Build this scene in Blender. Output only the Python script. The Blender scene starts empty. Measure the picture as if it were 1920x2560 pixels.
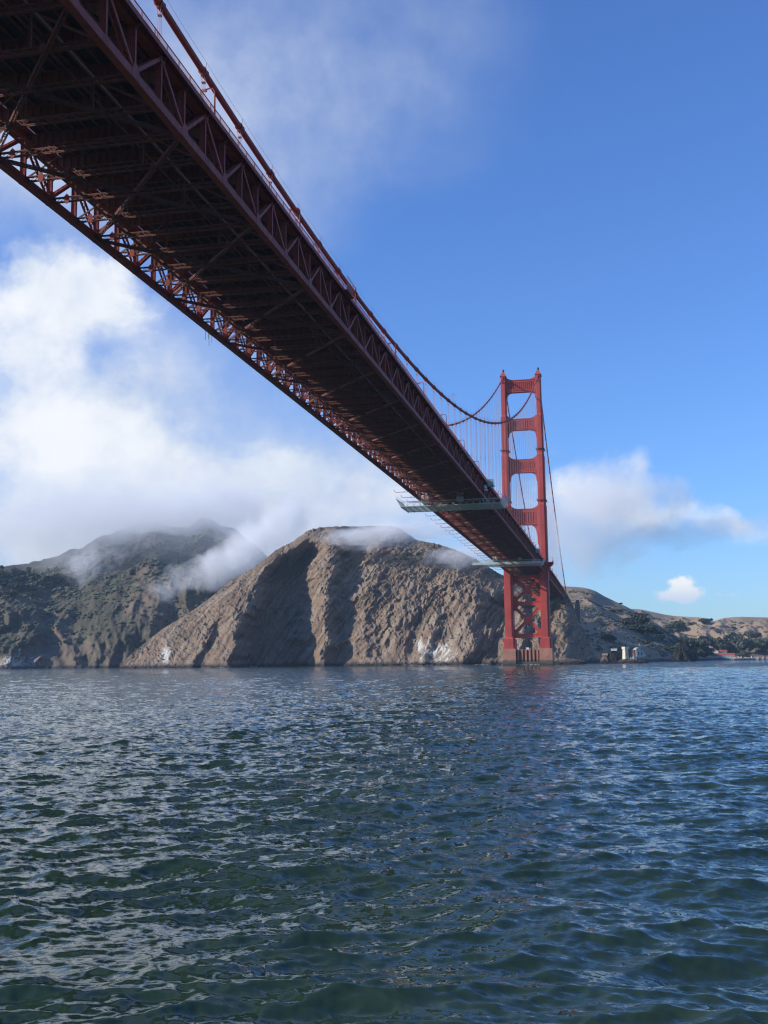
import bpy, math, random
import numpy as np
from mathutils import Vector, Matrix, Quaternion

random.seed(7)
rng = np.random.default_rng(11)
scene = bpy.context.scene
COL = scene.collection
R = math.radians

# ------------------------------------------------------------------ camera
cam_d = bpy.data.cameras.new('camera')
cam = bpy.data.objects.new('camera', cam_d)
COL.objects.link(cam)
scene.camera = cam
CAM = Vector((67.73, -853.2, 4.38))
yaw, pitch, roll = R(-11.882), R(7.708), R(-0.66)
fw = Vector((math.sin(yaw)*math.cos(pitch), math.cos(yaw)*math.cos(pitch), math.sin(pitch)))
rt = Vector((math.cos(yaw), -math.sin(yaw), 0))
up = rt.cross(fw)
rt2 = rt*math.cos(roll) + up*math.sin(roll)
up2 = up*math.cos(roll) - rt*math.sin(roll)
cam.matrix_world = Matrix(((rt2.x, up2.x, -fw.x, CAM.x), (rt2.y, up2.y, -fw.y, CAM.y),
                           (rt2.z, up2.z, -fw.z, CAM.z), (0, 0, 0, 1)))
cam_d.sensor_fit = 'VERTICAL'
cam_d.sensor_height = 24.0
cam_d.lens = 24.0*2752.0/2560.0
cam_d.clip_start = 0.5
cam_d.clip_end = 30000

# ------------------------------------------------------------------ sun, sky, exposure
SUN_AZ, SUN_EL = 248.5, 26.0          # compass bearing from +Y (clockwise), elevation
SUN_STRENGTH, SKY_STRENGTH, EXPOSURE = 5.0, 0.115, 0.0
sd = bpy.data.lights.new('sun', 'SUN')
sd.energy = SUN_STRENGTH
sd.angle = R(0.53)
sd.color = (1.0, 0.93, 0.82)
sun = bpy.data.objects.new('sun', sd)
COL.objects.link(sun)
sdir = Vector((math.sin(R(SUN_AZ))*math.cos(R(SUN_EL)), math.cos(R(SUN_AZ))*math.cos(R(SUN_EL)), math.sin(R(SUN_EL))))
sun.rotation_euler = sdir.to_track_quat('Z', 'Y').to_euler()
sun.location = (-400, -900, 400)

scene.view_settings.view_transform = 'Standard'
scene.view_settings.look = 'None'
scene.view_settings.gamma = 1.0
scene.view_settings.exposure = EXPOSURE
scene.view_settings.use_curve_mapping = False
scene.render.engine = 'CYCLES'
scene.cycles.volume_bounces = 14
scene.cycles.max_bounces = 16
scene.cycles.volume_max_steps = 256
scene.cycles.volume_step_rate = 1.0
scene.cycles.sample_clamp_indirect = 4.0
scene.cycles.sample_clamp_direct = 4.0
scene.cycles.use_denoising = True
scene.cycles.filter_width = 1.25

world = bpy.data.worlds.new('World')
scene.world = world
world.use_nodes = True
wt = world.node_tree
wt.nodes.clear()

class NT:
    """small helper to write node trees"""
    def __init__(s, tree):
        s.t = tree
    def n(s, typ, **kw):
        nd = s.t.nodes.new(typ)
        for k, v in kw.items():
            setattr(nd, k, v)
        return nd
    def put(s, sock, val):
        if val is None:
            return
        if isinstance(val, bpy.types.NodeSocket):
            s.t.links.new(val, sock)
        else:
            sock.default_value = val
    def math(s, op, a, b=None, c=None, clamp=False):
        nd = s.n('ShaderNodeMath', operation=op, use_clamp=clamp)
        s.put(nd.inputs[0], a); s.put(nd.inputs[1], b); s.put(nd.inputs[2], c)
        return nd.outputs[0]
    def vmath(s, op, a, b=None, out=0):
        nd = s.n('ShaderNodeVectorMath', operation=op)
        s.put(nd.inputs[0], a); s.put(nd.inputs[1], b)
        return nd.outputs[out]
    def noise(s, vec, scale, detail=4, rough=0.55, dist=0.0, out=0, lac=2.0):
        nd = s.n('ShaderNodeTexNoise')
        s.put(nd.inputs['Vector'], vec)
        nd.inputs['Scale'].default_value = scale
        nd.inputs['Detail'].default_value = detail
        nd.inputs['Roughness'].default_value = rough
        nd.inputs['Distortion'].default_value = dist
        nd.inputs['Lacunarity'].default_value = lac
        return nd.outputs[out]
    def rng(s, v, a, b, c=0.0, d=1.0, smooth=False):
        nd = s.n('ShaderNodeMapRange')
        nd.interpolation_type = 'SMOOTHSTEP' if smooth else 'LINEAR'
        nd.clamp = True
        s.put(nd.inputs['Value'], v)
        for k, x in zip(('From Min', 'From Max', 'To Min', 'To Max'), (a, b, c, d)):
            s.put(nd.inputs[k], x)
        return nd.outputs[0]
    def mix(s, f, a, b, mode='MIX'):
        nd = s.n('ShaderNodeMix', data_type='RGBA', blend_type=mode)
        s.put(nd.inputs[0], f)
        for sock, v in ((nd.inputs[6], a), (nd.inputs[7], b)):
            if not isinstance(v, bpy.types.NodeSocket):
                v = tuple(v) + (1.0,) if len(v) == 3 else v
            s.put(sock, v)
        return nd.outputs[2]
    def xyz(s, x, y, z):
        nd = s.n('ShaderNodeCombineXYZ')
        s.put(nd.inputs[0], x); s.put(nd.inputs[1], y); s.put(nd.inputs[2], z)
        return nd.outputs[0]
    def sep(s, v):
        nd = s.n('ShaderNodeSeparateXYZ')
        s.put(nd.inputs[0], v)
        return nd.outputs

# ---- sky with clouds placed by direction (degrees of bearing and elevation)
T = NT(wt)
sky = T.n('ShaderNodeTexSky', sky_type='NISHITA', sun_disc=False)
sky.sun_elevation = R(SUN_EL)
sky.sun_rotation = R(SUN_AZ)
sky.altitude = 0
sky.air_density = 1.15
sky.dust_density = 0.35
sky.ozone_density = 2.2
tc = T.n('ShaderNodeTexCoord')
dirv = T.vmath('NORMALIZE', tc.outputs['Generated'])
dx, dy, dz_ = T.sep(dirv)
az = T.math('MULTIPLY', T.math('ARCTAN2', dx, dy), 57.29578)
el = T.math('MULTIPLY', T.math('ARCSINE', dz_), 57.29578)
P2 = T.xyz(az, el, 0.0)
# slow warp so that no cloud edge is a smooth oval
warp = T.noise(dirv, 9.0, 5, 0.6, out=1)
warp2 = T.vmath('MULTIPLY', T.vmath('SUBTRACT', warp, (0.5, 0.5, 0.5)), (7.0, 5.0, 0.0))
P2w = T.vmath('ADD', P2, warp2)
def blob(c, r, a, P=None):
    v = T.vmath('MULTIPLY', T.vmath('SUBTRACT', P or P2w, (c[0], c[1], 0.0)), (1.0/r[0], 1.0/r[1], 0.0))
    ln = T.vmath('LENGTH', v, out=1)
    return T.rng(ln, 1.0, 0.0, 0.0, a, smooth=True)
def total(lst):
    o = lst[0]
    for x in lst[1:]:
        o = T.math('ADD', o, x)
    return o
fine = T.noise(dirv, 26.0, 7, 0.6)
mid = T.noise(dirv, 11.0, 6, 0.58)
# dense cumulus (bearing, elevation), (radii), amount
dense = total([
    blob((-27.5, 18.7), (6.0, 3.3), 1.0),
    blob((-31.5, 17.0), (6.0, 5.0), 0.85),
    blob((-26.5, 15.2), (9.0, 4.5), 0.45),
    blob((-29.0, 12.2), (8.0, 3.6), 0.85),
    blob((-23.5, 11.5), (5.0, 2.6), 0.45),
    blob((-18.3, 9.7), (5.0, 2.6), 0.80),
    blob((-26.0, 7.5), (15.0, 6.0), 0.80),
    blob((-14.5, 7.0), (10.0, 4.4), 0.62),
    blob((-38.0, 12.0), (7.5, 7.5), 0.8),
    blob((-52.0, 10.0), (14.0, 7.0), 0.6),
    blob((-80.0, 9.0), (22.0, 7.0), 0.7),
    blob((-120.0, 15.0), (26.0, 10.0), 0.7),
    blob((-165.0, 12.0), (26.0, 7.0), 0.7),
    blob((140.0, 10.0), (30.0, 6.0), 0.6),
    blob((75.0, 7.0), (30.0, 4.5), 0.55),
    blob((-0.8, 7.8), (5.0, 3.2), 0.85),
    blob((2.0, 9.8), (2.2, 2.2), 0.60),
    blob((7.0, 6.3), (8.0, 1.5), 0.60),
    blob((3.0, 7.0), (4.5, 1.8), 0.50),
])
small = total([
    blob((3.2, 3.55), (1.15, 0.95), 1.0, T.vmath('ADD', P2, T.vmath('MULTIPLY', warp2, (0.14, 0.14, 0.0)))),
    blob((2.9, 3.05), (2.4, 0.6), 0.95, T.vmath('ADD', P2, T.vmath('MULTIPLY', warp2, (0.14, 0.12, 0.0)))),
    blob((5.3, 3.05), (1.2, 0.3), 0.5, T.vmath('ADD', P2, T.vmath('MULTIPLY', warp2, (0.14, 0.08, 0.0)))),
])
# thin veils and sea fog low over the western hills
veil = total([
    blob((-20.0, 26.5), (11.0, 8.5), 0.62),
    blob((-11.0, 30.0), (10.0, 7.0), 0.34),
    blob((-31.0, 23.5), (10.0, 6.0), 0.6),
    blob((-45.0, 40.0), (42.0, 24.0), 0.75),
    blob((-24.5, 14.5), (10.0, 7.0), 0.75),
    blob((-25.0, 8.6), (20.0, 8.5), 1.1),
    blob((-13.0, 8.0), (10.0, 5.5), 0.85),
    blob((-4.0, 6.0), (7.0, 4.0), 0.25),
    blob((-28.0, 4.5), (22.0, 5.0), 0.9),
    blob((-60.0, 8.0), (34.0, 12.0), 0.7),
    blob((-110.0, 25.0), (50.0, 14.0), 0.35),
])
streak = T.noise(T.vmath('MULTIPLY', P2w, (0.10, 0.20, 0.0)), 1.0, 8, 0.6, 0.2)
d1 = T.rng(T.math('ADD', dense, T.math('MULTIPLY', T.math('SUBTRACT', T.math('ADD', T.math('MULTIPLY', streak, .6), T.math('MULTIPLY', mid, .4)), 0.5), 2.6)), 0.22, 1.05, smooth=True)
d2 = T.rng(T.math('ADD', small, T.math('MULTIPLY', T.math('SUBTRACT', T.noise(dirv, 95.0, 5, 0.55), 0.5), 1.5)), 0.30, 0.85, 0.0, 0.9, smooth=True)
d1 = T.math('MULTIPLY', d1, T.rng(dense, 0.0, 0.30, smooth=True))
d2 = T.math('MULTIPLY', d2, T.rng(small, 0.02, 0.30, smooth=True))
d3 = T.math('MULTIPLY', veil, T.rng(T.math('ADD', T.math('MULTIPLY', mid, 0.55), T.math('MULTIPLY', fine, 0.45)), 0.30, 0.66, 0.35, 1.0), clamp=True)
skyc = T.mix(1.0, sky.outputs[0], (0.66, 1.02, 1.72), 'MULTIPLY')
# cloud brightness varies inside the cloud (thin rims bright, thick bases grey)
lit = T.rng(T.math('ADD', T.math('MULTIPLY', mid, 0.6), T.math('MULTIPLY', T.noise(T.vmath('ADD', dirv, (-0.02, -0.01, 0.03)), 7.0, 4, 0.5), 0.4)), 0.36, 0.62, smooth=True)
CL = 1.0
c_dense = T.mix(lit, (6.0*CL, 6.8*CL, 7.9*CL), (8.3*CL, 8.5*CL, 8.9*CL))
c_veil = T.mix(lit, (5.1*CL, 5.8*CL, 7.2*CL), (6.6*CL, 7.1*CL, 8.0*CL))
col = T.mix(d3, skyc, c_veil)
col = T.mix(d1, col, c_dense)
col = T.mix(d2, col, T.mix(T.rng(el, 2.9, 3.7), (5.6*CL, 6.4*CL, 7.8*CL), (8.8*CL, 8.7*CL, 8.6*CL)))
bg = T.n('ShaderNodeBackground')
T.put(bg.inputs[0], col)
bg.inputs[1].default_value = SKY_STRENGTH
wo = T.n('ShaderNodeOutputWorld')
wt.links.new(bg.outputs[0], wo.inputs[0])
world.cycles.sampling_method = 'MANUAL'
world.cycles.sample_map_resolution = 512

# ------------------------------------------------------------------ helpers
class MB:
    """collects boxes, bars and tubes into one mesh"""
    def __init__(s):
        s.v = []; s.f = []
    def quadbox(s, c, ax, ay, az):
        c = Vector(c); ax = Vector(ax); ay = Vector(ay); az = Vector(az)
        b = len(s.v)
        for k in (-1, 1):
            for j in (-1, 1):
                for i in (-1, 1):
                    s.v.append(tuple(c + ax*i + ay*j + az*k))
        s.f += [(b, b+2, b+3, b+1), (b+4, b+5, b+7, b+6), (b, b+1, b+5, b+4),
                (b+2, b+6, b+7, b+3), (b, b+4, b+6, b+2), (b+1, b+3, b+7, b+5)]
        return s
    def box(s, x0, x1, y0, y1, z0, z1):
        return s.quadbox(((x0+x1)/2, (y0+y1)/2, (z0+z1)/2), ((x1-x0)/2, 0, 0), (0, (y1-y0)/2, 0), (0, 0, (z1-z0)/2))
    def taper(s, x0, x1, y0, y1, z0, z1, q):
        b = len(s.v); cx, cy = (x0+x1)/2, (y0+y1)/2
        for z, k in ((z0, 1), (z1, q)):
            for y in (y0, y1):
                for x in (x0, x1):
                    s.v.append((cx+(x-cx)*k, cy+(y-cy)*k, z))
        s.f += [(b, b+2, b+3, b+1), (b+4, b+5, b+7, b+6), (b, b+1, b+5, b+4),
                (b+2, b+6, b+7, b+3), (b, b+4, b+6, b+2), (b+1, b+3, b+7, b+5)]
        return s
    def bar(s, p, q, w, h, side=(1, 0, 0)):
        p = Vector(p); q = Vector(q); d = (q-p)
        L = d.length; d = d/L
        sd_ = Vector(side); sd_ = (sd_ - d*sd_.dot(d)); sd_.normalize()
        n = d.cross(sd_)
        return s.quadbox((p+q)/2, sd_*w/2, d*L/2, n*h/2)
    def tube(s, pts, r, n=8, caps=True):
        pts = [Vector(p) for p in pts]
        b = len(s.v)
        rr = r if isinstance(r, (list, tuple)) else [r]*len(pts)
        ref = Vector((0.0, 0.0, 1.0))
        d0 = (pts[-1]-pts[0]).normalized()
        if abs(d0.z) > 0.9:
            ref = Vector((1.0, 0.0, 0.0))
        for i, p in enumerate(pts):
            d = (pts[min(i+1, len(pts)-1)] - pts[max(i-1, 0)]).normalized()
            a = d.cross(ref)
            if a.length < 1e-4:
                a = d.cross(Vector((0.3, 1, 0.2)))
            a.normalize(); c = a.cross(d)
            for k in range(n):
                t = 2*math.pi*k/n
                s.v.append(tuple(p + a*rr[i]*math.cos(t) + c*rr[i]*math.sin(t)))
        for i in range(len(pts)-1):
            for k in range(n):
                k2 = (k+1) % n
                s.f.append((b+i*n+k, b+i*n+k2, b+(i+1)*n+k2, b+(i+1)*n+k))
        if caps:
            s.f.append(tuple(b+k for k in range(n))[::-1])
            s.f.append(tuple(b+(len(pts)-1)*n+k for k in range(n)))
        return s
    def prism(s, poly, y0, y1):
        """polygon in x,z extruded along y"""
        b = len(s.v); n = len(poly)
        for y in (y0, y1):
            for x, z in poly:
                s.v.append((x, y, z))
        s.f.append(tuple(range(b, b+n))); s.f.append(tuple(range(b+2*n-1, b+n-1, -1)))
        for i in range(n):
            j = (i+1) % n
            s.f.append((b+j, b+i, b+n+i, b+n+j))
        return s
    def prismx(s, poly, x0, x1):
        """polygon in y,z extruded along x"""
        b = len(s.v); n = len(poly)
        for x in (x0, x1):
            for y, z in poly:
                s.v.append((x, y, z))
        s.f.append(tuple(range(b+n-1, b-1, -1))); s.f.append(tuple(range(b+n, b+2*n)))
        for i in range(n):
            j = (i+1) % n
            s.f.append((b+i, b+j, b+n+j, b+n+i))
        return s
    def laced(s, p, q, w, h, side, pitch=0.8, ang=0.14, faces='ABCD', bar=0.07):
        """four corner angles joined by zigzag lacing"""
        p = Vector(p); q = Vector(q); d = q-p; L = d.length; d = d/L
        a = Vector(side); a = a - d*a.dot(d); a.normalize(); c = d.cross(a)
        for i in (-1, 1):
            for j in (-1, 1):
                o = a*(i*(w/2-ang/2)) + c*(j*(h/2-ang/2))
                s.quadbox((p+q)/2 + o, a*ang/2, d*L/2, c*ang/2)
        n = max(2, int(round(L/pitch)))
        for fc in faces:
            for k in range(n):
                t0, t1 = L*k/n, L*(k+1)/n
                sg = 1 if k % 2 else -1
                if fc in 'AB':
                    off = a*((w/2) * (1 if fc == 'A' else -1)); e = c*(h/2-ang/2); nrm = a
                else:
                    off = c*((h/2) * (1 if fc == 'C' else -1)); e = a*(w/2-ang/2); nrm = c
                s.bar(p+d*t0+off-e*sg, p+d*t1+off+e*sg, bar, 0.02, side=nrm.cross(d*(t1-t0)+e*2*sg))
        return s
    def mesh(s, name, mat=None, smooth=False):
        me = bpy.data.meshes.new(name)
        me.from_pydata(s.v, [], s.f)
        if mat:
            me.materials.append(mat)
        if smooth:
            me.polygons.foreach_set('use_smooth', [True]*len(me.polygons))
        me.update()
        return me
    def build(s, name, mat=None, parent=None, loc=(0, 0, 0), smooth=False):
        return put(name, s.mesh(name, mat, smooth), parent, loc)

def put(name, me, parent=None, loc=(0, 0, 0), rot=None, scale=None):
    o = bpy.data.objects.new(name, me)
    COL.objects.link(o)
    o.location = loc
    if rot:
        o.rotation_euler = rot
    if scale:
        o.scale = scale
    if parent:
        o.parent = parent
    return o

def tag(o, label=None, cat=None, group=None, kind=None):
    if label: o['label'] = label
    if cat: o['category'] = cat
    if group: o['group'] = group
    if kind: o['kind'] = kind
    return o

def thing(name, label, cat, loc=(0, 0, 0), rz=0.0, group=None):
    o = bpy.data.objects.new(name, None)
    COL.objects.link(o)
    o.empty_display_size = 2
    o.location = loc
    o.rotation_euler = (0, 0, rz)
    return tag(o, label, cat, group)

def dup(root, loc, rz=None, label=None, scale=None):
    r = root.copy(); COL.objects.link(r); r.location = loc
    if rz is not None: r.rotation_euler = (0, 0, rz)
    if label: r['label'] = label
    if scale: r.scale = scale
    for ch in root.children:
        c = ch.copy(); COL.objects.link(c); c.parent = r
        for g in ch.children:
            d = g.copy(); COL.objects.link(d); d.parent = c
    return r

def np_mesh(name, V, F, mat, smooth=True, attrs=None):
    """V (n,3) float, F (m,4) int"""
    me = bpy.data.meshes.new(name)
    V = np.asarray(V, np.float32); F = np.asarray(F, np.int32)
    me.vertices.add(len(V)); me.vertices.foreach_set('co', V.ravel())
    k = F.shape[1]
    me.loops.add(F.size); me.loops.foreach_set('vertex_index', F.ravel())
    me.polygons.add(len(F))
    me.polygons.foreach_set('loop_start', np.arange(0, F.size, k, dtype=np.int32))
    me.polygons.foreach_set('use_smooth', np.full(len(F), smooth))
    me.materials.append(mat)
    for an, av in (attrs or {}).items():
        at = me.attributes.new(an, 'FLOAT', 'POINT')
        at.data.foreach_set('value', np.asarray(av, np.float32).ravel())
    me.update(calc_edges=True)
    me.validate()
    return me

def grid_faces(nr, nc, wrap=False):
    i = np.arange(nr-1)[:, None]; j = np.arange(nc if wrap else nc-1)[None, :]
    j2 = (j+1) % nc
    a = i*nc+j; b = i*nc+j2; c = (i+1)*nc+j2; d = (i+1)*nc+j
    return np.stack([a, b, c, d], -1).reshape(-1, 4)

# gradient noise, vectorised
_perm = np.random.default_rng(3).permutation(256).astype(np.int32)
_perm = np.concatenate([_perm, _perm, _perm])
_ga = np.random.default_rng(4).random(256)*2*np.pi
_gx, _gy = np.cos(_ga), np.sin(_ga)
def pn(x, y, seed=0):
    x = np.asarray(x, float) + seed*17.31; y = np.asarray(y, float) + seed*9.77
    xi = np.floor(x).astype(int); yi = np.floor(y).astype(int)
    xf = x-xi; yf = y-yi
    u = xf*xf*xf*(xf*(xf*6-15)+10); v = yf*yf*yf*(yf*(yf*6-15)+10)
    def g(i, j):
        h = _perm[(_perm[(xi+i) & 255] + ((yi+j) & 255)) & 511]
        return _gx[h]*(xf-i) + _gy[h]*(yf-j)
    a = g(0, 0)*(1-u)+g(1, 0)*u
    b = g(0, 1)*(1-u)+g(1, 1)*u
    return (a*(1-v)+b*v)*1.5
def fbm(x, y, oct=5, seed=0, gain=0.5, lac=2.03):
    o = 0; a = 1
    for k in range(oct):
        o = o + a*pn(x*lac**k, y*lac**k, seed+k); a *= gain
    return o
def ridged(x, y, oct=5, seed=0, gain=0.5, lac=2.03):
    o = 0; a = 1; w = 1
    for k in range(oct):
        n = 1-np.abs(pn(x*lac**k, y*lac**k, seed+k)); n = n*n*w
        w = np.clip(n*1.6, 0, 1)
        o = o + a*n; a *= gain
    return o
def sstep(a, b, x):
    t = np.clip((x-a)/(b-a), 0, 1)
    return t*t*(3-2*t)
def catmull(pts, n):
    """resample a control polyline smoothly, n samples, uniform in control index"""
    P = np.asarray(pts, float); m = len(P)
    u = np.linspace(0, m-1, n); i = np.clip(u.astype(int), 0, m-2); t = (u-i)[:, None]
    p0 = P[np.clip(i-1, 0, m-1)]; p1 = P[i]; p2 = P[i+1]; p3 = P[np.clip(i+2, 0, m-1)]
    c = 0.5*((2*p1)+(-p0+p2)*t+(2*p0-5*p1+4*p2-p3)*t**2+(-p0+3*p1-3*p2+p3)*t**3)
    return c*0.5 + (p1*(1-t)+p2*t)*0.5

# ------------------------------------------------------------------ materials
def new_mat(name):
    m = bpy.data.materials.new(name); m.use_nodes = True
    nt = m.node_tree
    b = nt.nodes['Principled BSDF']
    return m, NT(nt), b

def simple(name, colr, rough=0.6, var=0.2, scale=1.0, metallic=0.0, bump=0.0, alpha=None, dirt=None):
    m, t, b = new_mat(name)
    tcn = t.n('ShaderNodeNewGeometry')
    nz = t.noise(tcn.outputs['Position'], scale, 6, 0.6)
    lo = tuple(c*(1-var) for c in colr); hi = tuple(min(1, c*(1+var)) for c in colr)
    c = t.mix(t.rng(nz, 0.3, 0.7), lo, hi)
    if dirt:
        c = t.mix(t.rng(t.noise(tcn.outputs['Position'], scale*0.37, 7, 0.7), 0.5, 0.72, 0.0, 0.75), c, dirt)
    t.put(b.inputs['Base Color'], c)
    b.inputs['Roughness'].default_value = rough
    b.inputs['Metallic'].default_value = metallic
    if bump:
        bn = t.n('ShaderNodeBump'); bn.inputs['Strength'].default_value = bump
        bn.inputs['Distance'].default_value = 0.05
        t.put(bn.inputs['Height'], t.noise(tcn.outputs['Position'], scale*6, 4, 0.6))
        t.put(b.inputs['Normal'], bn.outputs[0])
    if alpha is not None:
        b.inputs['Alpha'].default_value = alpha
    return m

ORANGE = (0.40, 0.062, 0.040)
def steel(name, colr, streak=0.5):
    """painted steel: faded paint, plate joints, rust and grime running down"""
    m, t, b = new_mat(name)
    g = t.n('ShaderNodeNewGeometry'); pos = g.outputs['Position']
    big = t.noise(pos, 0.12, 5, 0.6)
    c = t.mix(t.rng(big, 0.35, 0.68), tuple(k*0.84 for k in colr), tuple(k*1.10 for k in colr))
    c = t.mix(t.rng(t.noise(pos, 1.7, 5, 0.65), 0.45, 0.8, 0.0, 0.35), c, (0.50, 0.12, 0.08))
    st = t.noise(t.vmath('MULTIPLY', pos, (1.3, 1.3, 0.09)), 1.0, 6, 0.65)
    c = t.mix(t.rng(st, 0.52, 0.74, 0.0, streak), c, (0.11, 0.035, 0.025))
    t.put(b.inputs['Base Color'], c)
    t.put(b.inputs['Roughness'], t.rng(st, 0.3, 0.7, 0.58, 0.78))
    b.inputs['Specular IOR Level'].default_value = 0.3
    return m
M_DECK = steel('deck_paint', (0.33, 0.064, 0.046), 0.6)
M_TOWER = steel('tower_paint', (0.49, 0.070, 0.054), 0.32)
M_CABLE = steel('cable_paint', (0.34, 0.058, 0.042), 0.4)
M_ROPE = simple('rope_paint', (0.46, 0.22, 0.21), 0.5, 0.1, 1.0)
M_FLOOR = steel('shade_toned_floor_paint', (0.19, 0.070, 0.050), 0.8)  # brown paint, darkened so the colour itself carries the underside shade
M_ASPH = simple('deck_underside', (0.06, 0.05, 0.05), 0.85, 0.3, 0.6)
M_CONC = None
M_GREEN = simple('traveler_paint', (0.36, 0.43, 0.40), 0.55, 0.15, 0.8)
M_WHITE = simple('white_paint', (0.78, 0.77, 0.72), 0.6, 0.06, 0.8)
M_TARP = simple('tarpaulin', (0.72, 0.73, 0.70), 0.7, 0.06, 0.5)
M_GLASS = simple('lamp_glass', (0.62, 0.45, 0.16), 0.25, 0.05, 3.0)
M_DARK = simple('dark_metal', (0.05, 0.05, 0.055), 0.6, 0.2, 2.0)
M_ROOF = simple('red_roof', (0.34, 0.085, 0.06), 0.75, 0.2, 0.5)
M_CREAM = simple('cream_wall', (0.62, 0.575, 0.43), 0.8, 0.08, 0.6)
M_GREYW = simple('grey_green_wall', (0.40, 0.45, 0.42), 0.8, 0.1, 0.6)
M_PANE = simple('dark_pane', (0.03, 0.035, 0.04), 0.2, 0.1, 1.0)
M_WOOD = simple('weathered_timber', (0.10, 0.085, 0.07), 0.85, 0.3, 1.0)

# ------------------------------------------------------------------ bridge geometry (y = along the bridge, tower at y = 0, midspan at y = -640)
HW = 13.72
PNL = 7.62
def zc(y):
    """height of the bottom chord centre line"""
    if y <= 0:
        return 70.91 + 2.79*(1-((y+640)/640)**2)
    return 70.91 - 0.0087*y - 0.000008*y*y
def zcab(y):
    if y <= 0:
        return 84.71 + (226.6-84.71)*((y+640)/640)**2
    t = y/372.0
    return 226.6 + (73.0-226.6)*t - 4*9.0*t*(1-t)
K0, K1 = -106, 44                     # panel points
ys_all = [k*PNL for k in range(K0, K1)]

deck = thing('bridge_deck', 'long dark red steel truss deck of the suspension bridge passing high overhead to the tower', 'bridge deck')
def chord_mesh(x, zoff, w, h, gus_half, name):
    m = MB()
    for a, b in zip(ys_all[:-1], ys_all[1:]):
        za, zb = zc(a)+zoff, zc(b)+zoff
        m.bar((x, a, za), (x, b, zb), w, h)
    for k in range(K0, K1):
        y = k*PNL
        m.quadbox((x, y, zc(y)+zoff), (w/2+.025, 0, 0), (0, .3, 0), (0, 0, h/2+.025))   # splice
    return m.build(name, M_DECK, deck)
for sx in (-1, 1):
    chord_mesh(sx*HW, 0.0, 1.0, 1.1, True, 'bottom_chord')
    chord_mesh(sx*HW, 7.0, 0.9, 0.9, False, 'top_chord')

# --- one mesh of each truss member, shared by all its repeats
def vert_mesh():
    m = MB()
    m.box(-.40, .40, -.02, .02, .5, 6.6)
    for s in (-1, 1):
        m.box(s*.40-.03, s*.40+.03, -.2, .2, .5, 6.6)
        m.box(s*.2-.02, s*.2+.02, -.09, .09, .5, 6.6)
    for z in (1.6, 2.8, 4.0, 5.2):
        m.box(-.38, .38, -.1, .1, z-.02, z+.02)
    return m.mesh('vertical', M_DECK)
def diag_mesh(s):
    m = MB()
    p = Vector((0, 0, .55)); q = Vector((0, s*PNL, 6.55))
    d = (q-p).normalized(); n = Vector((1, 0, 0)).cross(d)
    for sx in (-1, 1):
        m.quadbox((p+q)/2+Vector((sx*.38, 0, 0)), Vector((.025, 0, 0)), d*(q-p).length/2, n*.24)
        for e in (-1, 1):
            m.quadbox((p+q)/2+Vector((sx*.33, 0, 0))+n*(e*.235), Vector((.075, 0, 0)), d*(q-p).length/2, n*.018)
    L = (q-p).length
    k = 10
    for e in (-1, 1):
        for i in range(k):
            t0 = L*(.08+.84*i/k); t1 = L*(.08+.84*(i+1)/k); sg = 1 if i % 2 else -1
            m.bar(p+d*t0+n*e*.26-Vector((sg*.3, 0, 0)), p+d*t1+n*e*.26+Vector((sg*.3, 0, 0)), .1, .02, side=n.cross(d))
    return m.mesh('diagonal', M_DECK)
def gus_mesh(w, h, up_):
    m = MB()
    for sx in (1,):
        poly = [(-w/2, -.5*up_), (w/2, -.5*up_), (w/2, .35*up_), (w*.2, h*up_), (-w*.2, h*up_), (-w/2, .35*up_)]
        m.prismx(poly, sx*.53-.02, sx*.53+.02)
    return m.mesh('gusset_plate', M_DECK)
def floor_mesh():
    m = MB()
    x0 = 13.2
    m.box(-x0, x0, -.02, .02, 5.0, 6.7)
    m.box(-x0, x0, -.25, .25, 4.95, 5.01)
    m.box(-x0, x0, -.25, .25, 6.66, 6.72)
    for i in range(-11, 12):
        m.box(i*1.15-.02, i*1.15+.02, -.2, .2, 5.01, 6.66)
    # haunched brackets at the truss and sidewalk brackets outside
    for s in (-1, 1):
        m.prism([(s*13.2, 5.0), (s*10.4, 5.0), (s*13.2, 3.1)][::s], -.03, .03)
        m.prism([(s*14.15, 6.9), (s*14.85, 6.9), (s*14.85, 6.6), (s*14.15, 5.9)][::-s], -.04, .04)
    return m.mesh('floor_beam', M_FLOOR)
def strut_mesh():
    m = MB()
    m.laced((-13.3, 0, 0), (13.3, 0, 0), .50, .80, (0, 1, 0), 0.95, .13, 'ABC', .085)
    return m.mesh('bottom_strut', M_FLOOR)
def diamond_mesh():
    m = MB()
    m.prism([(0, -.85), (.42, -.35), (.42, .35), (0, .85), (-.42, .35), (-.42, -.35)], -.03, .03)
    return m.mesh('gusset_plate', M_DECK)
def lateral_mesh(sx, sy):
    m = MB()
    m.laced((sx*.6, sy*.7, -.15), (sx*13.2, sy*14.7, -.15), .55, .45, (1, 0, 0), 0.9, .13, 'ABCD', .085)
    m.prism([(sx*6.6-.5, -.5), (sx*6.6+.5, -.5), (sx*6.6+.25, .5), (sx*6.6-.25, .5)], sy*PNL-.5, sy*PNL-.44)
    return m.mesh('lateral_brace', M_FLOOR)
def outrig_mesh(s):
    m = MB()
    m.tube([(s*14.2, 0, .1), (s*20.0, 0, .1)], .11, 6)
    m.tube([(s*14.2, 0, 1.4), (s*17.2, 0, .12)], .05, 5)
    m.tube([(s*20.0, 0, .1), (s*20.5, 0, .3), (s*21.0, 0, 1.3)], .11, 6)
    return m.mesh('outrigger', M_DECK)
vm, d_f, d_b = vert_mesh(), diag_mesh(1), diag_mesh(-1)
g_bot, g_top = gus_mesh(2.3, 1.5, 1), gus_mesh(2.0, 1.15, -1)
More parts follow.
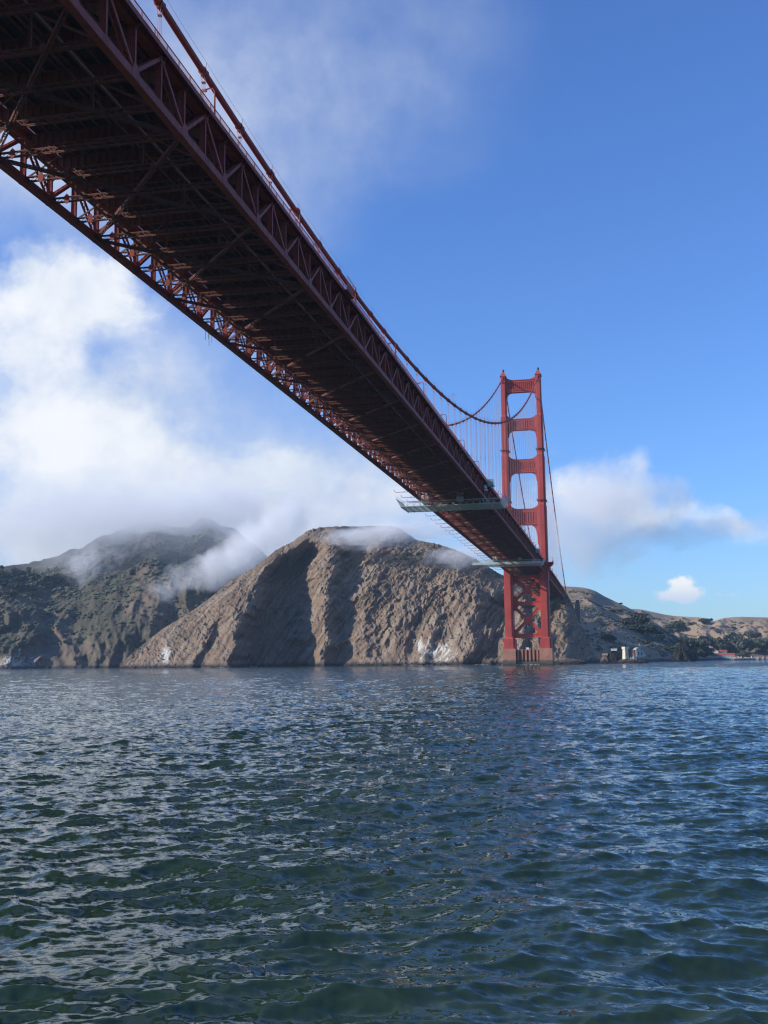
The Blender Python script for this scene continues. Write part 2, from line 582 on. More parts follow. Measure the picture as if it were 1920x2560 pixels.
fm, sm, dm = floor_mesh(), strut_mesh(), diamond_mesh()
lat = {(a, b): lateral_mesh(a, b) for a in (-1, 1) for b in (-1, 1)}
org = {a: outrig_mesh(a) for a in (-1, 1)}
def near_tower(y):
    return abs(y) < 6.5
for k in range(K0, K1):
    y = k*PNL
    z = zc(y)
    for sx in (-1, 1):
        if not near_tower(y):
            put('vertical', vm, deck, (sx*HW, y, z))
        if k % 2 == 1:                       # bottom node: V of two diagonals
            put('gusset_plate', g_bot, deck, (sx*HW, y, z))
            put('diagonal', d_f, deck, (sx*HW, y, z))
            put('diagonal', d_b, deck, (sx*HW, y, z))
        elif sx == 1:
            put('gusset_plate', g_top, deck, (sx*HW, y, z+7.0))
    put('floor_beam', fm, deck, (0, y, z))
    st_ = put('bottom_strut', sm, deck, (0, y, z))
    if -800 < y < -250:
        put('gusset_plate', dm, st_, (-10.7, -.32, 0))
    if k % 4 == 3 and y < 300:
        for key, me in lat.items():
            put('lateral_brace', me, deck, (0, y, z))
# sway frames between the floor beams and the bottom struts
sw = {}
for s in (-1, 1):
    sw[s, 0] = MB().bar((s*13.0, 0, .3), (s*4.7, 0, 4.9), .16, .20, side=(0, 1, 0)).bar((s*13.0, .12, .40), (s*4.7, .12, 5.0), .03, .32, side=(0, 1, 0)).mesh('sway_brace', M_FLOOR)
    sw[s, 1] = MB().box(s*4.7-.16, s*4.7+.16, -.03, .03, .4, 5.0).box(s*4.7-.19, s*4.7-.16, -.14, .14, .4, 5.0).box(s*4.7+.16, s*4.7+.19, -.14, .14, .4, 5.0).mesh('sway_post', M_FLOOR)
for k in range(K0, K1, 2):
    for key, me in sw.items():
        put('sway_brace' if key[1] == 0 else 'sway_post', me, deck, (0, k*PNL, zc(k*PNL)))
for i in range(26):
    y = -411.5 + i*15.24
    for s in (-1, 1):
        if y < -20:
            put('outrigger', org[s], deck, (0, y, zc(y)))
# --- floor system
def strip(x0, x1, z0, z1, name, mat, step=2):
    m = MB()
    yy = ys_all[::step]
    for a, b in zip(yy[:-1], yy[1:]):
        m.quadbox(((x0+x1)/2, (a+b)/2, (zc(a)+zc(b))/2+(z0+z1)/2), ((x1-x0)/2, 0, 0),
                  (0, (b-a)/2, (zc(b)-zc(a))/2), (0, 0, (z1-z0)/2))
    return m.build(name, mat, deck)
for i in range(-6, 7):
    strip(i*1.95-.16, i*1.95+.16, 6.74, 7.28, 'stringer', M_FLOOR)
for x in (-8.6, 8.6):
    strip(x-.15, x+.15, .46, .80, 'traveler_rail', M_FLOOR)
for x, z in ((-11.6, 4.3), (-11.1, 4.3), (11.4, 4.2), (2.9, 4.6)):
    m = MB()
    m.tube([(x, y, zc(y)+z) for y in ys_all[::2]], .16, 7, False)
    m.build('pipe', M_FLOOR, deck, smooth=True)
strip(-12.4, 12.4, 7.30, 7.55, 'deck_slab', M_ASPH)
for s in (-1, 1):
    a, b = sorted((s*12.4, s*14.85))
    strip(a+.003, b-.003, 7.0, 7.22, 'sidewalk', M_DECK)
    a, b = sorted((s*14.85, s*14.99))
    strip(a, b, 6.55, 7.26, 'fascia', M_DECK)
    m = MB()
    for zz, hh in ((8.33, .10), (7.45, .06)):
        yy = ys_all[::2]
        for p, q in zip(yy[:-1], yy[1:]):
            m.bar((s*14.80, p, zc(p)+zz), (s*14.80, q, zc(q)+zz), .10, hh)
    y = -800.0
    while y < 300:
        if not near_tower(y):
            m.box(s*14.80-.05, s*14.80+.05, y-.05, y+.05, zc(y)+7.22, zc(y)+8.42)
        y += PNL/2
    rail = m.build('railing', M_DECK, deck)
    m = MB()
    y = -800.0
    while y < 300:
        m.box(s*14.80-.015, s*14.80+.015, y-.03, y+.03, zc(y)+7.46, zc(y)+8.3)
        y += .3175
    tag(m.build('picket', M_DECK, rail), kind='stuff')
# ropes hanging under the west chord near midspan
hr = tag(MB().tube([(-14.1, -643, zc(-640)-.5), (-14.1, -643, zc(-640)-2.6)], .05, 5)
         .tube([(-14.1, -641.5, zc(-640)-.5), (-14.0, -641.5, zc(-640)-1.9)], .05, 5)
         .tube([(-14.1, -641, zc(-640)-.5), (-14.1, -641, zc(-640)-2.9), (-14.1, -640.7, zc(-640)-3.1)], .05, 5)
         .tube([(-14.15, -639.4, zc(-640)-.5), (-14.1, -639.4, zc(-640)-2.2)], .04, 5)
         .build('hanging_rope', M_DARK), 'short dark ropes dangling below the lower left edge of the bridge deck', 'rope')

# ------------------------------------------------------------------ main cables with bands, hand ropes and suspenders
def cable(x, label, detail):
    root = thing('main_cable', label, 'bridge cable')
    ys = list(np.arange(-806.4, -.1, 3.81)) + [0.0]
    top = [(x, y, zcab(y)) for y in ys]
    m = MB(); m.tube(top, .47, 14)
    m.build('cable', M_CABLE, root, smooth=True)
    m = MB(); m.tube([(x, y, zcab(y)) for y in np.arange(0, 373, 6.0)], .47, 12)
    m.build('backstay', M_CABLE, root, smooth=True)
    hand = []
    for s in (-1, 1):
        m = MB()
        for y0 in np.arange(-52*15.24, -15.24, 15.24):
            pts = []
            for t in np.linspace(0, 1, 5):
                y = y0+15.24*t
                pts.append((x+s*.42, y, zcab(y)+1.42-.12*4*t*(1-t)))
            m.tube(pts, .022, 4, False)
        m.build('hand_rope', M_ROPE, root)
    bm = MB()
    bm.tube([(0, -.55, 0), (0, .55, 0)], .56, 14)
    for yy in (-.5, .5):
        bm.tube([(0, yy-.05, 0), (0, yy+.05, 0)], .62, 14)
    bm.box(-.1, .1, -.45, .45, -.8, -.5)
    for s in (-1, 1):
        bm.tube([(s*.30, 0, .45), (s*.42, 0, 1.45)], .03, 5)
    bmesh_ = bm.mesh('cable_band', M_CABLE, False)
    for k in range(-52, 23):
        y = k*15.24
        if -16 < y < 16 or y > 330:
            continue
        sl = math.atan((zcab(y+1)-zcab(y-1))/2)
        put('cable_band', bmesh_, root, (x, y, zcab(y)), (sl, 0, 0))
        m = MB(); zt = zcab(y); zb = zc(y)+7.35
        if zt-zb < 2.0:
            continue
        for dy_ in (-.20, .20):
            for dx_ in (-.16, .16):
                if zt-zb > 3:
                    m.tube([(dx_*2.6, dy_*2.2, 0.2), (dx_, dy_, -1.5), (dx_, dy_, zb-zt)], .036, 5, False)
                else:
                    m.tube([(dx_*2.6, dy_*2.2, 0.2), (dx_, dy_, zb-zt)], .036, 5, False)
        m.box(-.24, .24, -.28, .28, -1.62, -1.48)
        m.build('suspender', M_ROPE, root, (x, y, zt))
    return root
cable(HW, 'right main cable of the bridge, sweeping down close over the truss from the tower top', True)
cable(-HW, 'left main cable of the bridge, seen beyond the deck rising to the left tower leg', False)

# small instrument mast standing on the near cable
tag(MB().tube([(HW, -476, zcab(-476)+.4), (HW, -476, zcab(-476)+4.0)], .06, 5)
    .tube([(HW-.9, -476.4, zcab(-476)+3.2), (HW+.9, -475.6, zcab(-476)+3.5)], .04, 4)
    .tube([(HW-.8, -475.5, zcab(-476)+2.5), (HW+.8, -476.5, zcab(-476)+2.8)], .04, 4)
    .tube([(HW, -476.9, zcab(-476)+3.8), (HW, -475.1, zcab(-476)+4.1)], .04, 4)
    .build('instrument_mast', M_ROPE), 'thin little mast with cross arms standing on the main cable', 'mast')

# platform with posts on the deck edge at midspan
pf = thing('access_platform', 'small railed steel platform hanging on the upper deck edge near midspan', 'platform', (15.0, -638.5, zc(-640)+7.0))
MB().box(.05, 1.0, -3, 3, -.7, -.55).build('floor', M_DECK, pf)
MB().box(1.0, 1.06, -3, 1.0, -.5, .9).build('panel', M_DECK, pf)
m = MB()
for yy in (-3, -1.5, 0, 1.5, 3):
    m.tube([(1.0, yy, -.6), (1.0, yy, 2.2)], .05, 5)
m.tube([(1.0, -3, 2.2), (1.0, 3, 2.2)], .05, 5)
m.build('handrail', M_DECK, pf)
# ------------------------------------------------------------------ street lamps along the east sidewalk
def lamp():
    root = thing('street_lamp', '', 'street lamp', group='gooseneck lamps along the bridge sidewalk')
    m = MB()
    m.tube([(0, 0, 0), (0, 0, .9)], .17, 8)
    m.build('base', M_DECK, root)
    pts = [(0, 0, .9), (0, 0, 3.9)]
    for a in np.linspace(0, math.pi*.62, 7)[1:]:
        pts.append((-.75*(1-math.cos(a)), 0, 3.9+.75*math.sin(a)))
    pts.append((-1.35, 0, 4.55))
    MB().tube(pts, [.14]+[.11]*(len(pts)-1), 8).build('post', M_DECK, root, smooth=True)
    MB().taper(-1.95, -1.2, -.24, .24, 4.32, 4.62, .6).build('lamp_head', M_DECK, root)
    MB().box(-1.88, -1.27, -.18, .18, 4.25, 4.318).build('lamp_glass', M_GLASS, root)
    return root
lamp_y = [-714.0, -671.0, -627.8, -583.8, -541.5, -498.5, -454.7, -410.5, -364.5, -320.0, -276.0, -232.0, -188.0, -144.0, -100.0]
lamp_lab = ['gooseneck lamp nearest the camera, its yellow glass just below the main cable',
            'second gooseneck lamp from the camera, its hook rising above the main cable',
            'third gooseneck lamp from the camera, hooked over the cable beyond the edge platform',
            'fourth gooseneck lamp from the camera, its curved top barely clearing the thick cable',
            'fifth gooseneck lamp from the camera, standing free below the sagging cable',
            'sixth gooseneck lamp from the camera, left of where both main cables cross',
            'seventh gooseneck lamp from the camera, in front of the distant suspender ropes',
            'eighth gooseneck lamp from the camera, two before the left tower leg',
            'ninth gooseneck lamp from the camera, just above the dark green access cage',
            'tenth gooseneck lamp from the camera, in front of the left tower leg',
            'eleventh gooseneck lamp from the camera, against the lowest crossbeam of the tower',
            'twelfth gooseneck lamp from the camera, leftmost inside the lowest tower opening',
            'thirteenth gooseneck lamp from the camera, second inside the lowest tower opening',
            'fourteenth gooseneck lamp from the camera, third inside the lowest tower opening',
            'fifteenth gooseneck lamp from the camera, last before the right tower leg']
L0 = lamp()
for i, (y, lb) in enumerate(zip(lamp_y, lamp_lab)):
    loc = (14.55, y, zc(y)+7.22)
    if i == 0:
        L0.location = loc; L0['label'] = lb
    else:
        dup(L0, loc, None, lb)
for y, lb in ((40, 'street lamp first beyond the tower, silhouetted on the sky right of the tower leg'),
              (100, 'street lamp second beyond the tower, silhouetted above the side span'),
              (160, 'street lamp third beyond the tower, above the end of the side span')):
    dup(L0, (14.55, y, zc(y)+7.22), None, lb)

# ------------------------------------------------------------------ tower
tower = thing('bridge_tower', 'tall orange red art deco steel tower with four crossbeams carrying the bridge', 'bridge tower', (0, 0, 12.5))
secs = [(12.5, 20.0, 3.0, 4.2, 9.0, 8.2), (20.0, 122.5, 1.85, 3.15, 7.6, 6.9), (122.5, 162.0, 1.65, 2.8, 6.6, 5.9),
        (162.0, 193.5, 1.45, 2.4, 5.4, 4.8), (193.5, 226.2, 1.25, 1.95, 4.3, 3.8)]
Z0 = 12.5
for sx in (-1, 1):
    m = MB()
    for (z0, z1, wc, wt_, dc, dt) in secs:
        m.box(-wc, wc, -dc, dc, z0-Z0, z1-Z0)
        m.box(-wt_, wt_, -dt, dt, z0-Z0, z1-Z0-.3)
        m.box(-(wc+wt_)/2, (wc+wt_)/2, -(dc+dt)/2, (dc+dt)/2, z0-Z0, z1-Z0-.15)
    # sloped shoulders where the leg steps in
    for (z, wa, wb, da, db) in ((20.0, 3.0, 1.85, 9.0, 7.6), (122.5, 1.85, 1.65, 7.6, 6.6), (162.0, 1.65, 1.45, 6.6, 5.4), (193.5, 1.45, 1.25, 5.4, 4.3)):
        m.taper(-wa, wa, -da, da, z-Z0, z-Z0+1.3, (wb+.02)/wa if wb/wa > .8 else .8)
    # plate joints
    for z in np.arange(26, 222, 10.7):
        s_ = [q for q in secs if q[0] <= z < q[1]][0]
        m.box(-s_[2]-.02, s_[2]+.02, -s_[4]-.02, s_[4]+.02, z-Z0-.06, z-Z0+.06)
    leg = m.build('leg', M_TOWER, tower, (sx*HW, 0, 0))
    # saddle housing, cap mouldings and beacon
    m = MB()
    m.taper(-2.25, 2.25, -4.4, 4.4, 226.2-Z0, 228.4-Z0, .72)
    m.taper(-1.5, 1.5, -3.0, 3.0, 228.4-Z0, 229.9-Z0, .6)
    for xx in (-1.05, 0, 1.05):
        m.box(xx-.28, xx+.28, -4.75, -4.32, 220.5-Z0, 226.0-Z0)
        m.box(xx-.28, xx+.28, 4.32, 4.75, 220.5-Z0, 226.0-Z0)
    m.box(-2.5, 2.5, -4.9, 4.9, 226.0-Z0, 226.5-Z0)
    m.build('saddle_housing', M_TOWER, leg)
    m = MB()
    m.tube([(0, 0, 229.9-Z0), (0, 0, 230.9-Z0)], .7, 10)
    m.tube([(0, 0, 230.9-Z0), (0, 0, 232.3-Z0), (0, 0, 232.6-Z0)], [.85, .85, .4], 10)
    m.build('beacon', M_DARK, leg)
    for z, wt_, dc in ((166.5, 2.15, 4.9), (126.2, 2.5, 6.2)):
        mm = MB()
        for a in (-1, 1):
            mm.box(-wt_-1.2, wt_+1.2, a*dc+(.6 if a > 0 else -1.6), a*dc+(1.6 if a > 0 else -.6), z-Z0, z-Z0+.15)
            mm.box(-wt_-1.2, wt_+1.2, a*(dc+1.55)-.04, a*(dc+1.55)+.04, z-Z0+1.0, z-Z0+1.1)
            mm.box(a*(wt_+.7)-.5, a*(wt_+.7)+.5, -dc-1.6, dc+1.6, z-Z0, z-Z0+.15)
            for k in range(6):
                xx = -wt_-1.1+k*(2*wt_+2.2)/5
                mm.box(xx-.04, xx+.04, a*(dc+1.55)-.04, a*(dc+1.55)+.04, z-Z0+.15, z-Z0+1.0)
        mm.build('balcony', M_DARK, leg)
# sidewalk balcony that passes round the outside of the east leg
m = MB()
zb = zc(0)+7.0-Z0
m.box(HW+3.3, HW+7.0, -8.2, 8.2, zb-.35, zb)
m.prism([(HW+3.3, zb-.35), (HW+7.0, zb-.35), (HW+6.4, zb-1.8), (HW+5.0, zb-2.6), (HW+4.0, zb-4.2), (HW+3.3, zb-6.5)], -4.5, 4.5)
for yy in np.arange(-8, 8.1, 2.0):
    m.box(HW+6.85, HW+6.95, yy-.05, yy+.05, zb, zb+1.4)
m.box(HW+6.85, HW+6.95, -8.2, 8.2, zb+1.3, zb+1.42)
m.tube([(HW+5.8, -7.5, zb), (HW+5.8, -7.5, zb+4.6)], .1, 6)
m.tube([(HW+6.9, -3, zb), (HW+6.9, -3, zb+4.4)], .12, 6)
m.build('sidewalk_balcony', M_TOWER, tower)
# crossbeams: (bottom, top, clear half width, thickness, ribs)
def crossbeam(zb_, zt_, hw, th, nrib, hb, wb, ht, wt2):
    m = MB()
    zb_ -= Z0; zt_ -= Z0
    low = [(-hw, zb_-hb), (-hw+wb*.16, zb_-hb), (-hw+wb*.2, zb_-hb*.62), (-hw+wb*.34, zb_-hb*.3), (-hw+wb*.58, zb_-hb*.1), (-hw+wb, zb_)]
    hi = [(-hw, zt_+ht), (-hw+wt2*.25, zt_+ht*.55), (-hw+wt2*.6, zt_+ht*.2), (-hw+wt2, zt_)]
    poly = low + [(-x, z) for x, z in reversed(low)] + [(-x, z) for x, z in hi] + list(reversed(hi))
    m.prism(poly, -th, th)
    H = zt_-zb_
    for s in (-1, 1):
        f = th+1.0
        y0, y1 = sorted((s*(th+.003), s*f))
        m.box(-hw, hw, y0, y1, zt_-.22*H, zt_-.02*H)
        m.box(-hw, hw, y0, y1, zb_+.02*H, zb_+.2*H)
        y2, y3 = sorted((s*f, s*(f+.35)))
        m.box(-hw, hw, y2, y3, zt_-.08*H, zt_-.025*H)
        m.box(-hw+.5, hw-.5, y2, y3, zb_+.14*H, zb_+.19*H)
        for e in (-1, 1):
            x0, x1 = sorted((e*hw, e*(hw-1.5)))
            m.box(x0, x1, y0, y1, zb_+.2*H, zt_-.22*H)
            if hb > 6:      # moulding strip running down the long bracket
                x0, x1 = sorted((e*(hw-.25), e*(hw-1.0)))
                m.box(x0, x1, *sorted((s*(th+.003), s*(th+.4))), zb_-hb*.82, zb_+.02*H)
    cb = m.build('crossbeam', M_TOWER, tower)
    span = 2*hw-3.4
    pit = span/nrib
    rm = MB().box(-pit*.27, pit*.27, -.9, 0, 0, .58*H-.004).mesh('rib', M_TOWER)
    for s in (-1, 1):
        for i in range(nrib):
            put('rib', rm, cb, (-span/2+(i+.5)*pit, -(th+.003) if s < 0 else th+.903, zb_+.2*H+.002))
crossbeam(213.0, 223.4, HW-1.9, 1.2, 13, 4.6, 5.0, 2.6, 5.5)
crossbeam(182.6, 192.0, HW-2.35, 1.3, 11, 5.2, 5.0, 2.8, 5.0)
crossbeam(148.6, 159.6, HW-2.75, 1.4, 10, 6.5, 5.0, 2.8, 5.0)
crossbeam(107.5, 120.4, HW-3.1, 1.5, 9, 15.0, 5.6, 2.8, 5.0)
# bracing below the deck
def brace(x0, z0, x1, z1, w, th, name):
    m = MB()
    p = Vector((x0, 0, z0-Z0)); q = Vector((x1, 0, z1-Z0)); d = (q-p).normalized(); n = Vector((0, 1, 0)).cross(d)
    L = (q-p).length/2
    for s in (-1, 1):
        m.quadbox((p+q)/2+n*(s*(w/2-.2)), n*.2, d*L, Vector((0, th, 0)))
    m.quadbox((p+q)/2, n*(w/2-.38), d*L, Vector((0, th-.25, 0)))
    return m.build(name, M_TOWER, tower)
ih = HW-3.1
brace(-ih, 46.9, ih, 46.9, 3.0, 1.5, 'horizontal_brace')
brace(-ih, 22.2, ih, 22.2, 3.0, 1.5, 'horizontal_brace')
brace(-ih, 67.2, ih, 67.2, 3.0, 1.5, 'horizontal_brace')
for (a, b) in ((23.8, 45.2), (48.6, 66.0)):
    brace(-ih, a, ih, b, 2.3, 1.4, 'diagonal_brace')
    brace(-ih, b, ih, a, 2.3, 1.44, 'diagonal_brace')
def plate(poly, name='gusset_plate'):
    for s in (-1, 1):
        MB().prism([(x, z-Z0) for x, z in poly], s*1.62-.06, s*1.62+.06).build(name, M_TOWER, tower)
for zx in (34.5, 57.3):
    plate([(-2.8, zx-1.2), (-1.2, zx-2.6), (1.2, zx-2.6), (2.8, zx-1.2), (2.8, zx+1.2), (1.2, zx+2.6), (-1.2, zx+2.6), (-2.8, zx+1.2)])
for s in (-1, 1):
    for (za, zb2) in ((22.2, 1), (46.9, 1), (46.9, -1), (67.2, -1)):
        zz = za + zb2*1.45
        poly = [(s*ih, zz), (s*(ih-4.4), zz), (s*(ih-2.6), zz+zb2*1.9), (s*(ih-.2), zz+zb2*4.4), (s*ih, zz+zb2*4.4)]
        plate(poly[::-1] if s*zb2 > 0 else poly)

# ------------------------------------------------------------------ concrete pier under the tower
mm_, t_, b_ = new_mat('pier_concrete')
g_ = t_.n('ShaderNodeNewGeometry'); pos_ = g_.outputs['Position']
px_, py_, pz_ = t_.sep(pos_)
c_ = t_.mix(t_.rng(t_.noise(pos_, .25, 6, .65), .3, .7), (0.36, 0.150, 0.095), (0.50, 0.240, 0.155))
strk = t_.noise(t_.vmath('MULTIPLY', pos_, (1.1, 1.1, .08)), 1.0, 6, .65)
c_ = t_.mix(t_.rng(strk, .45, .72, 0, .55), c_, (0.34, 0.13, 0.08))
wet = t_.math('ADD', pz_, t_.math('MULTIPLY', t_.math('SUBTRACT', t_.noise(pos_, .35, 4, .6), .5), 3.0))
c_ = t_.mix(t_.rng(wet, 4.6, 3.0), c_, (0.10, 0.085, 0.065))
c_ = t_.mix(t_.rng(wet, 1.6, 1.0), c_, (0.035, 0.045, 0.03))
t_.put(b_.inputs['Base Color'], c_); b_.inputs['Roughness'].default_value = .85
M_CONC = mm_
pier = thing('concrete_pier', 'stained tan concrete pier with vertical fender ribs under the bridge tower', 'pier')
for sx in (-1, 1):
    m = MB()
    m.taper(sx*HW-5.0, sx*HW+5.0, -11.5, 11.5, -2.0, 12.2, .95)
    m.box(sx*HW-4.6, sx*HW+4.6, -10.6, 10.6, 12.19, 12.5)
    m.build('block', M_CONC, pier)
MB().box(-9.0, 9.0, -6.0, 7.0, -2, 11.4).build('back_wall', M_CONC, pier)
MB().box(-9.2, 9.2, -9.4, -5.9, -2, 2.6).build('ledge', M_CONC, pier)
rb = MB().box(-.68, .68, -9.2, -5.99, 2.61, 12.0).mesh('rib', M_CONC)
for i in range(6):
    put('rib', rb, pier, (-7.2+i*2.88, 0, 0))
tag(MB().box(-1.3, .7, -6.5, -5.5, 11.41, 13.2).box(-1.5, .9, -6.6, -5.4, 13.2, 13.4).build('equipment_box', M_WHITE), 'small white equipment box on the pier wall between the tower legs', 'box')

# ------------------------------------------------------------------ maintenance travelers slung under the deck
mt, tt, bb = new_mat('translucent_sheet')
gg = tt.n('ShaderNodeNewGeometry')
tt.put(bb.inputs['Base Color'], tt.mix(tt.rng(tt.noise(gg.outputs['Position'], .5, 4, .6), .3, .7), (0.62, 0.69, 0.66), (0.76, 0.81, 0.77)))
bb.inputs['Roughness'].default_value = .35
bb.inputs['Transmission Weight'].default_value = .0
bb.inputs['Alpha'].default_value = .55
M_SHEET = mt
def traveler(y0, depth, zf, h, label, xc, hx):
    root = thing('maintenance_traveler', label, 'work platform', (xc, y0, zf), group='maintenance travelers under the bridge')
    n = 15
    for yy in (0, depth):
        m = MB()
        m.box(-hx, hx, yy-.12, yy+.12, h-.15, h+.15); m.box(-hx, hx, yy-.12, yy+.12, -.15, .15)
        for i in range(n+1):
            x = -hx+2*hx*i/n
            m.box(x-.07, x+.07, yy-.07, yy+.07, .15, h-.15)
            if i < n:
                xm = x+hx/n
                m.bar((x, yy, .15), (xm, yy, h-.15), .1, .1, side=(0, 1, 0))
                m.bar((xm, yy, h-.15), (x+2*hx/n, yy, .15), .1, .1, side=(0, 1, 0))
        m.build('side_truss', M_GREEN, root)
    pm = MB().box(.05, 2*hx/n-.05, .2, depth-.2, -.06, 0).mesh('floor_panel', M_SHEET)
    cm = MB().box(-.09, .09, 0, depth, -.34, -.07).mesh('cross_beam', M_GREEN)
    for i in range(n):
        put('floor_panel', pm, root, (-hx+2*hx*i/n, 0, 0))
        put('cross_beam', cm, root, (-hx+2*hx*i/n, 0, 0))
    for s in (-1, 1):
        m = MB()                      # flared mesh screen at the end
        m.quadbox((s*(hx+1.0), depth/2, 1.6), (s*.95, 0, 1.7), (0, depth/2, 0), (.02*s, 0, -.02))
        m.build('end_screen', M_SHEET, root)
        m = MB()
        for k in range(7):
            yy = depth*k/6
            m.bar((s*hx, yy, 0), (s*(hx+1.97), yy, 3.3), .1, .1, side=(0, 1, 0))
            m.bar((s*(hx+1.97), yy, 3.3), (s*(hx+1.97), yy, 4.5), .06, .06, side=(0, 1, 0))
        m.bar((s*(hx+1.97), 0, 3.3), (s*(hx+1.97), depth, 3.3), .2, .3)
        m.bar((s*(hx+1.97), 0, 4.5), (s*(hx+1.97), depth, 4.5), .06, .06)
        m.build('end_frame', M_GREEN, root)
        for yy in (depth*.25, depth*.75):
            MB().box(s*HW-xc-.15, s*HW-xc+.15, yy-.15, yy+.15, 0, zc(y0)-zf-.4).build('hanger', M_GREEN, root)
    return root
traveler(-395.0, 18.0, 69.75, 2.0, 'nearer green grey maintenance traveler slung under the bridge truss', 0.0, 21.3)
tv2 = traveler(-120.0, 18.0, 67.4, 2.7, 'farther green grey maintenance traveler close in front of the tower', -3.5, 22.8)
for i in range(15):
    MB().box(.1, 2.94, -.22, -.17, .1, 1.7).build('side_sheet', M_SHEET, tv2, (-22.8+i*3.04, 0, 0))
def tarp(x0, x1, y0, y1, z0, z1, label, mat):
    root = thing('tarpaulin_enclosure', label, 'tarpaulin', ((x0+x1)/2, (y0+y1)/2, z0))
    w, d, h = (x1-x0)/2, (y1-y0)/2, z1-z0
    m = MB(); n = 12
    b = len(m.v)
    ring = [(-w, -d), (-w*.3, -d*1.06), (w*.35, -d*.95), (w, -d), (w*1.04, d*.1), (w, d), (0, d*1.03), (-w, d), (-w*1.05, 0)]
    lv = [0, .3, .62, .9, 1.0]; sc = [1.0, .96, 1.0, .93, .5]
    for q, s in zip(lv, sc):
        for i, (x, y) in enumerate(ring):
            k = s*(1+.05*math.sin(i*2.3+q*7))
            m.v.append((x*k, y*k, h*q))
    k = len(ring)
    for a in range(len(lv)-1):
        for i in range(k):
            j = (i+1) % k
            m.f.append((b+a*k+i, b+a*k+j, b+(a+1)*k+j, b+(a+1)*k+i))
    m.f.append(tuple(b+(len(lv)-1)*k+i for i in range(k)))
    m.build('sheet', mat, root)
    mm = MB()
    for x in (-w, w):
        for y in (-d, d):
            mm.tube([(x*.97, y*.97, 0), (x*.97, y*.97, h*1.06)], .06, 5)
    mm.build('frame', M_GREEN, root)
    return root
tarp(-13.2, -10.0, -391, -387, 71.9, 76.0, 'white tarpaulin enclosure inside the left truss above the nearer traveler', M_TARP)
tarp(2.2, 4.9, -391, -388, 71.9, 75.6, 'pale tarpaulin enclosure under mid deck above the nearer traveler', M_GREYW)
tarp(14.35, 15.4, -393, -390, 75.6, 78.0, 'small white bundle tied to the right truss above the nearer traveler', M_TARP)
tarp(-13.0, -10.2, -118, -113, 70.2, 73.0, 'white tarpaulin on the left end of the farther traveler', M_TARP)
tarp(4.0, 6.5, -118, -115, 70.2, 72.3, 'square pale tarpaulin in the middle of the farther traveler', M_GREYW)
def cage(x, y, z, label):
    root = thing('access_cage', label, 'cage', (x, y, z))
    MB().box(-1.3, 1.3, -2.0, 2.0, 0, .12).build('floor', M_GREEN, root)
    MB().box(-1.3, -1.22, -2, 2, .12, 3.2).box(-1.2, 1.2, -2, -1.92, .12, 2.6).build('wall', M_GREEN, root)
    m = MB()
    for a in (-1.25, 1.25):
        for b in (-1.95, 1.95):
            m.tube([(a, b, .1), (a, b, 4.2)], .05, 5)
    m.build('post', M_GREEN, root)
    return root
cage(17.2, -391, 77.6, 'dark green access cage on the deck edge above the nearer traveler')
cage(17.0, -112, 75.2, 'dark green access cage on the deck edge above the farther traveler')

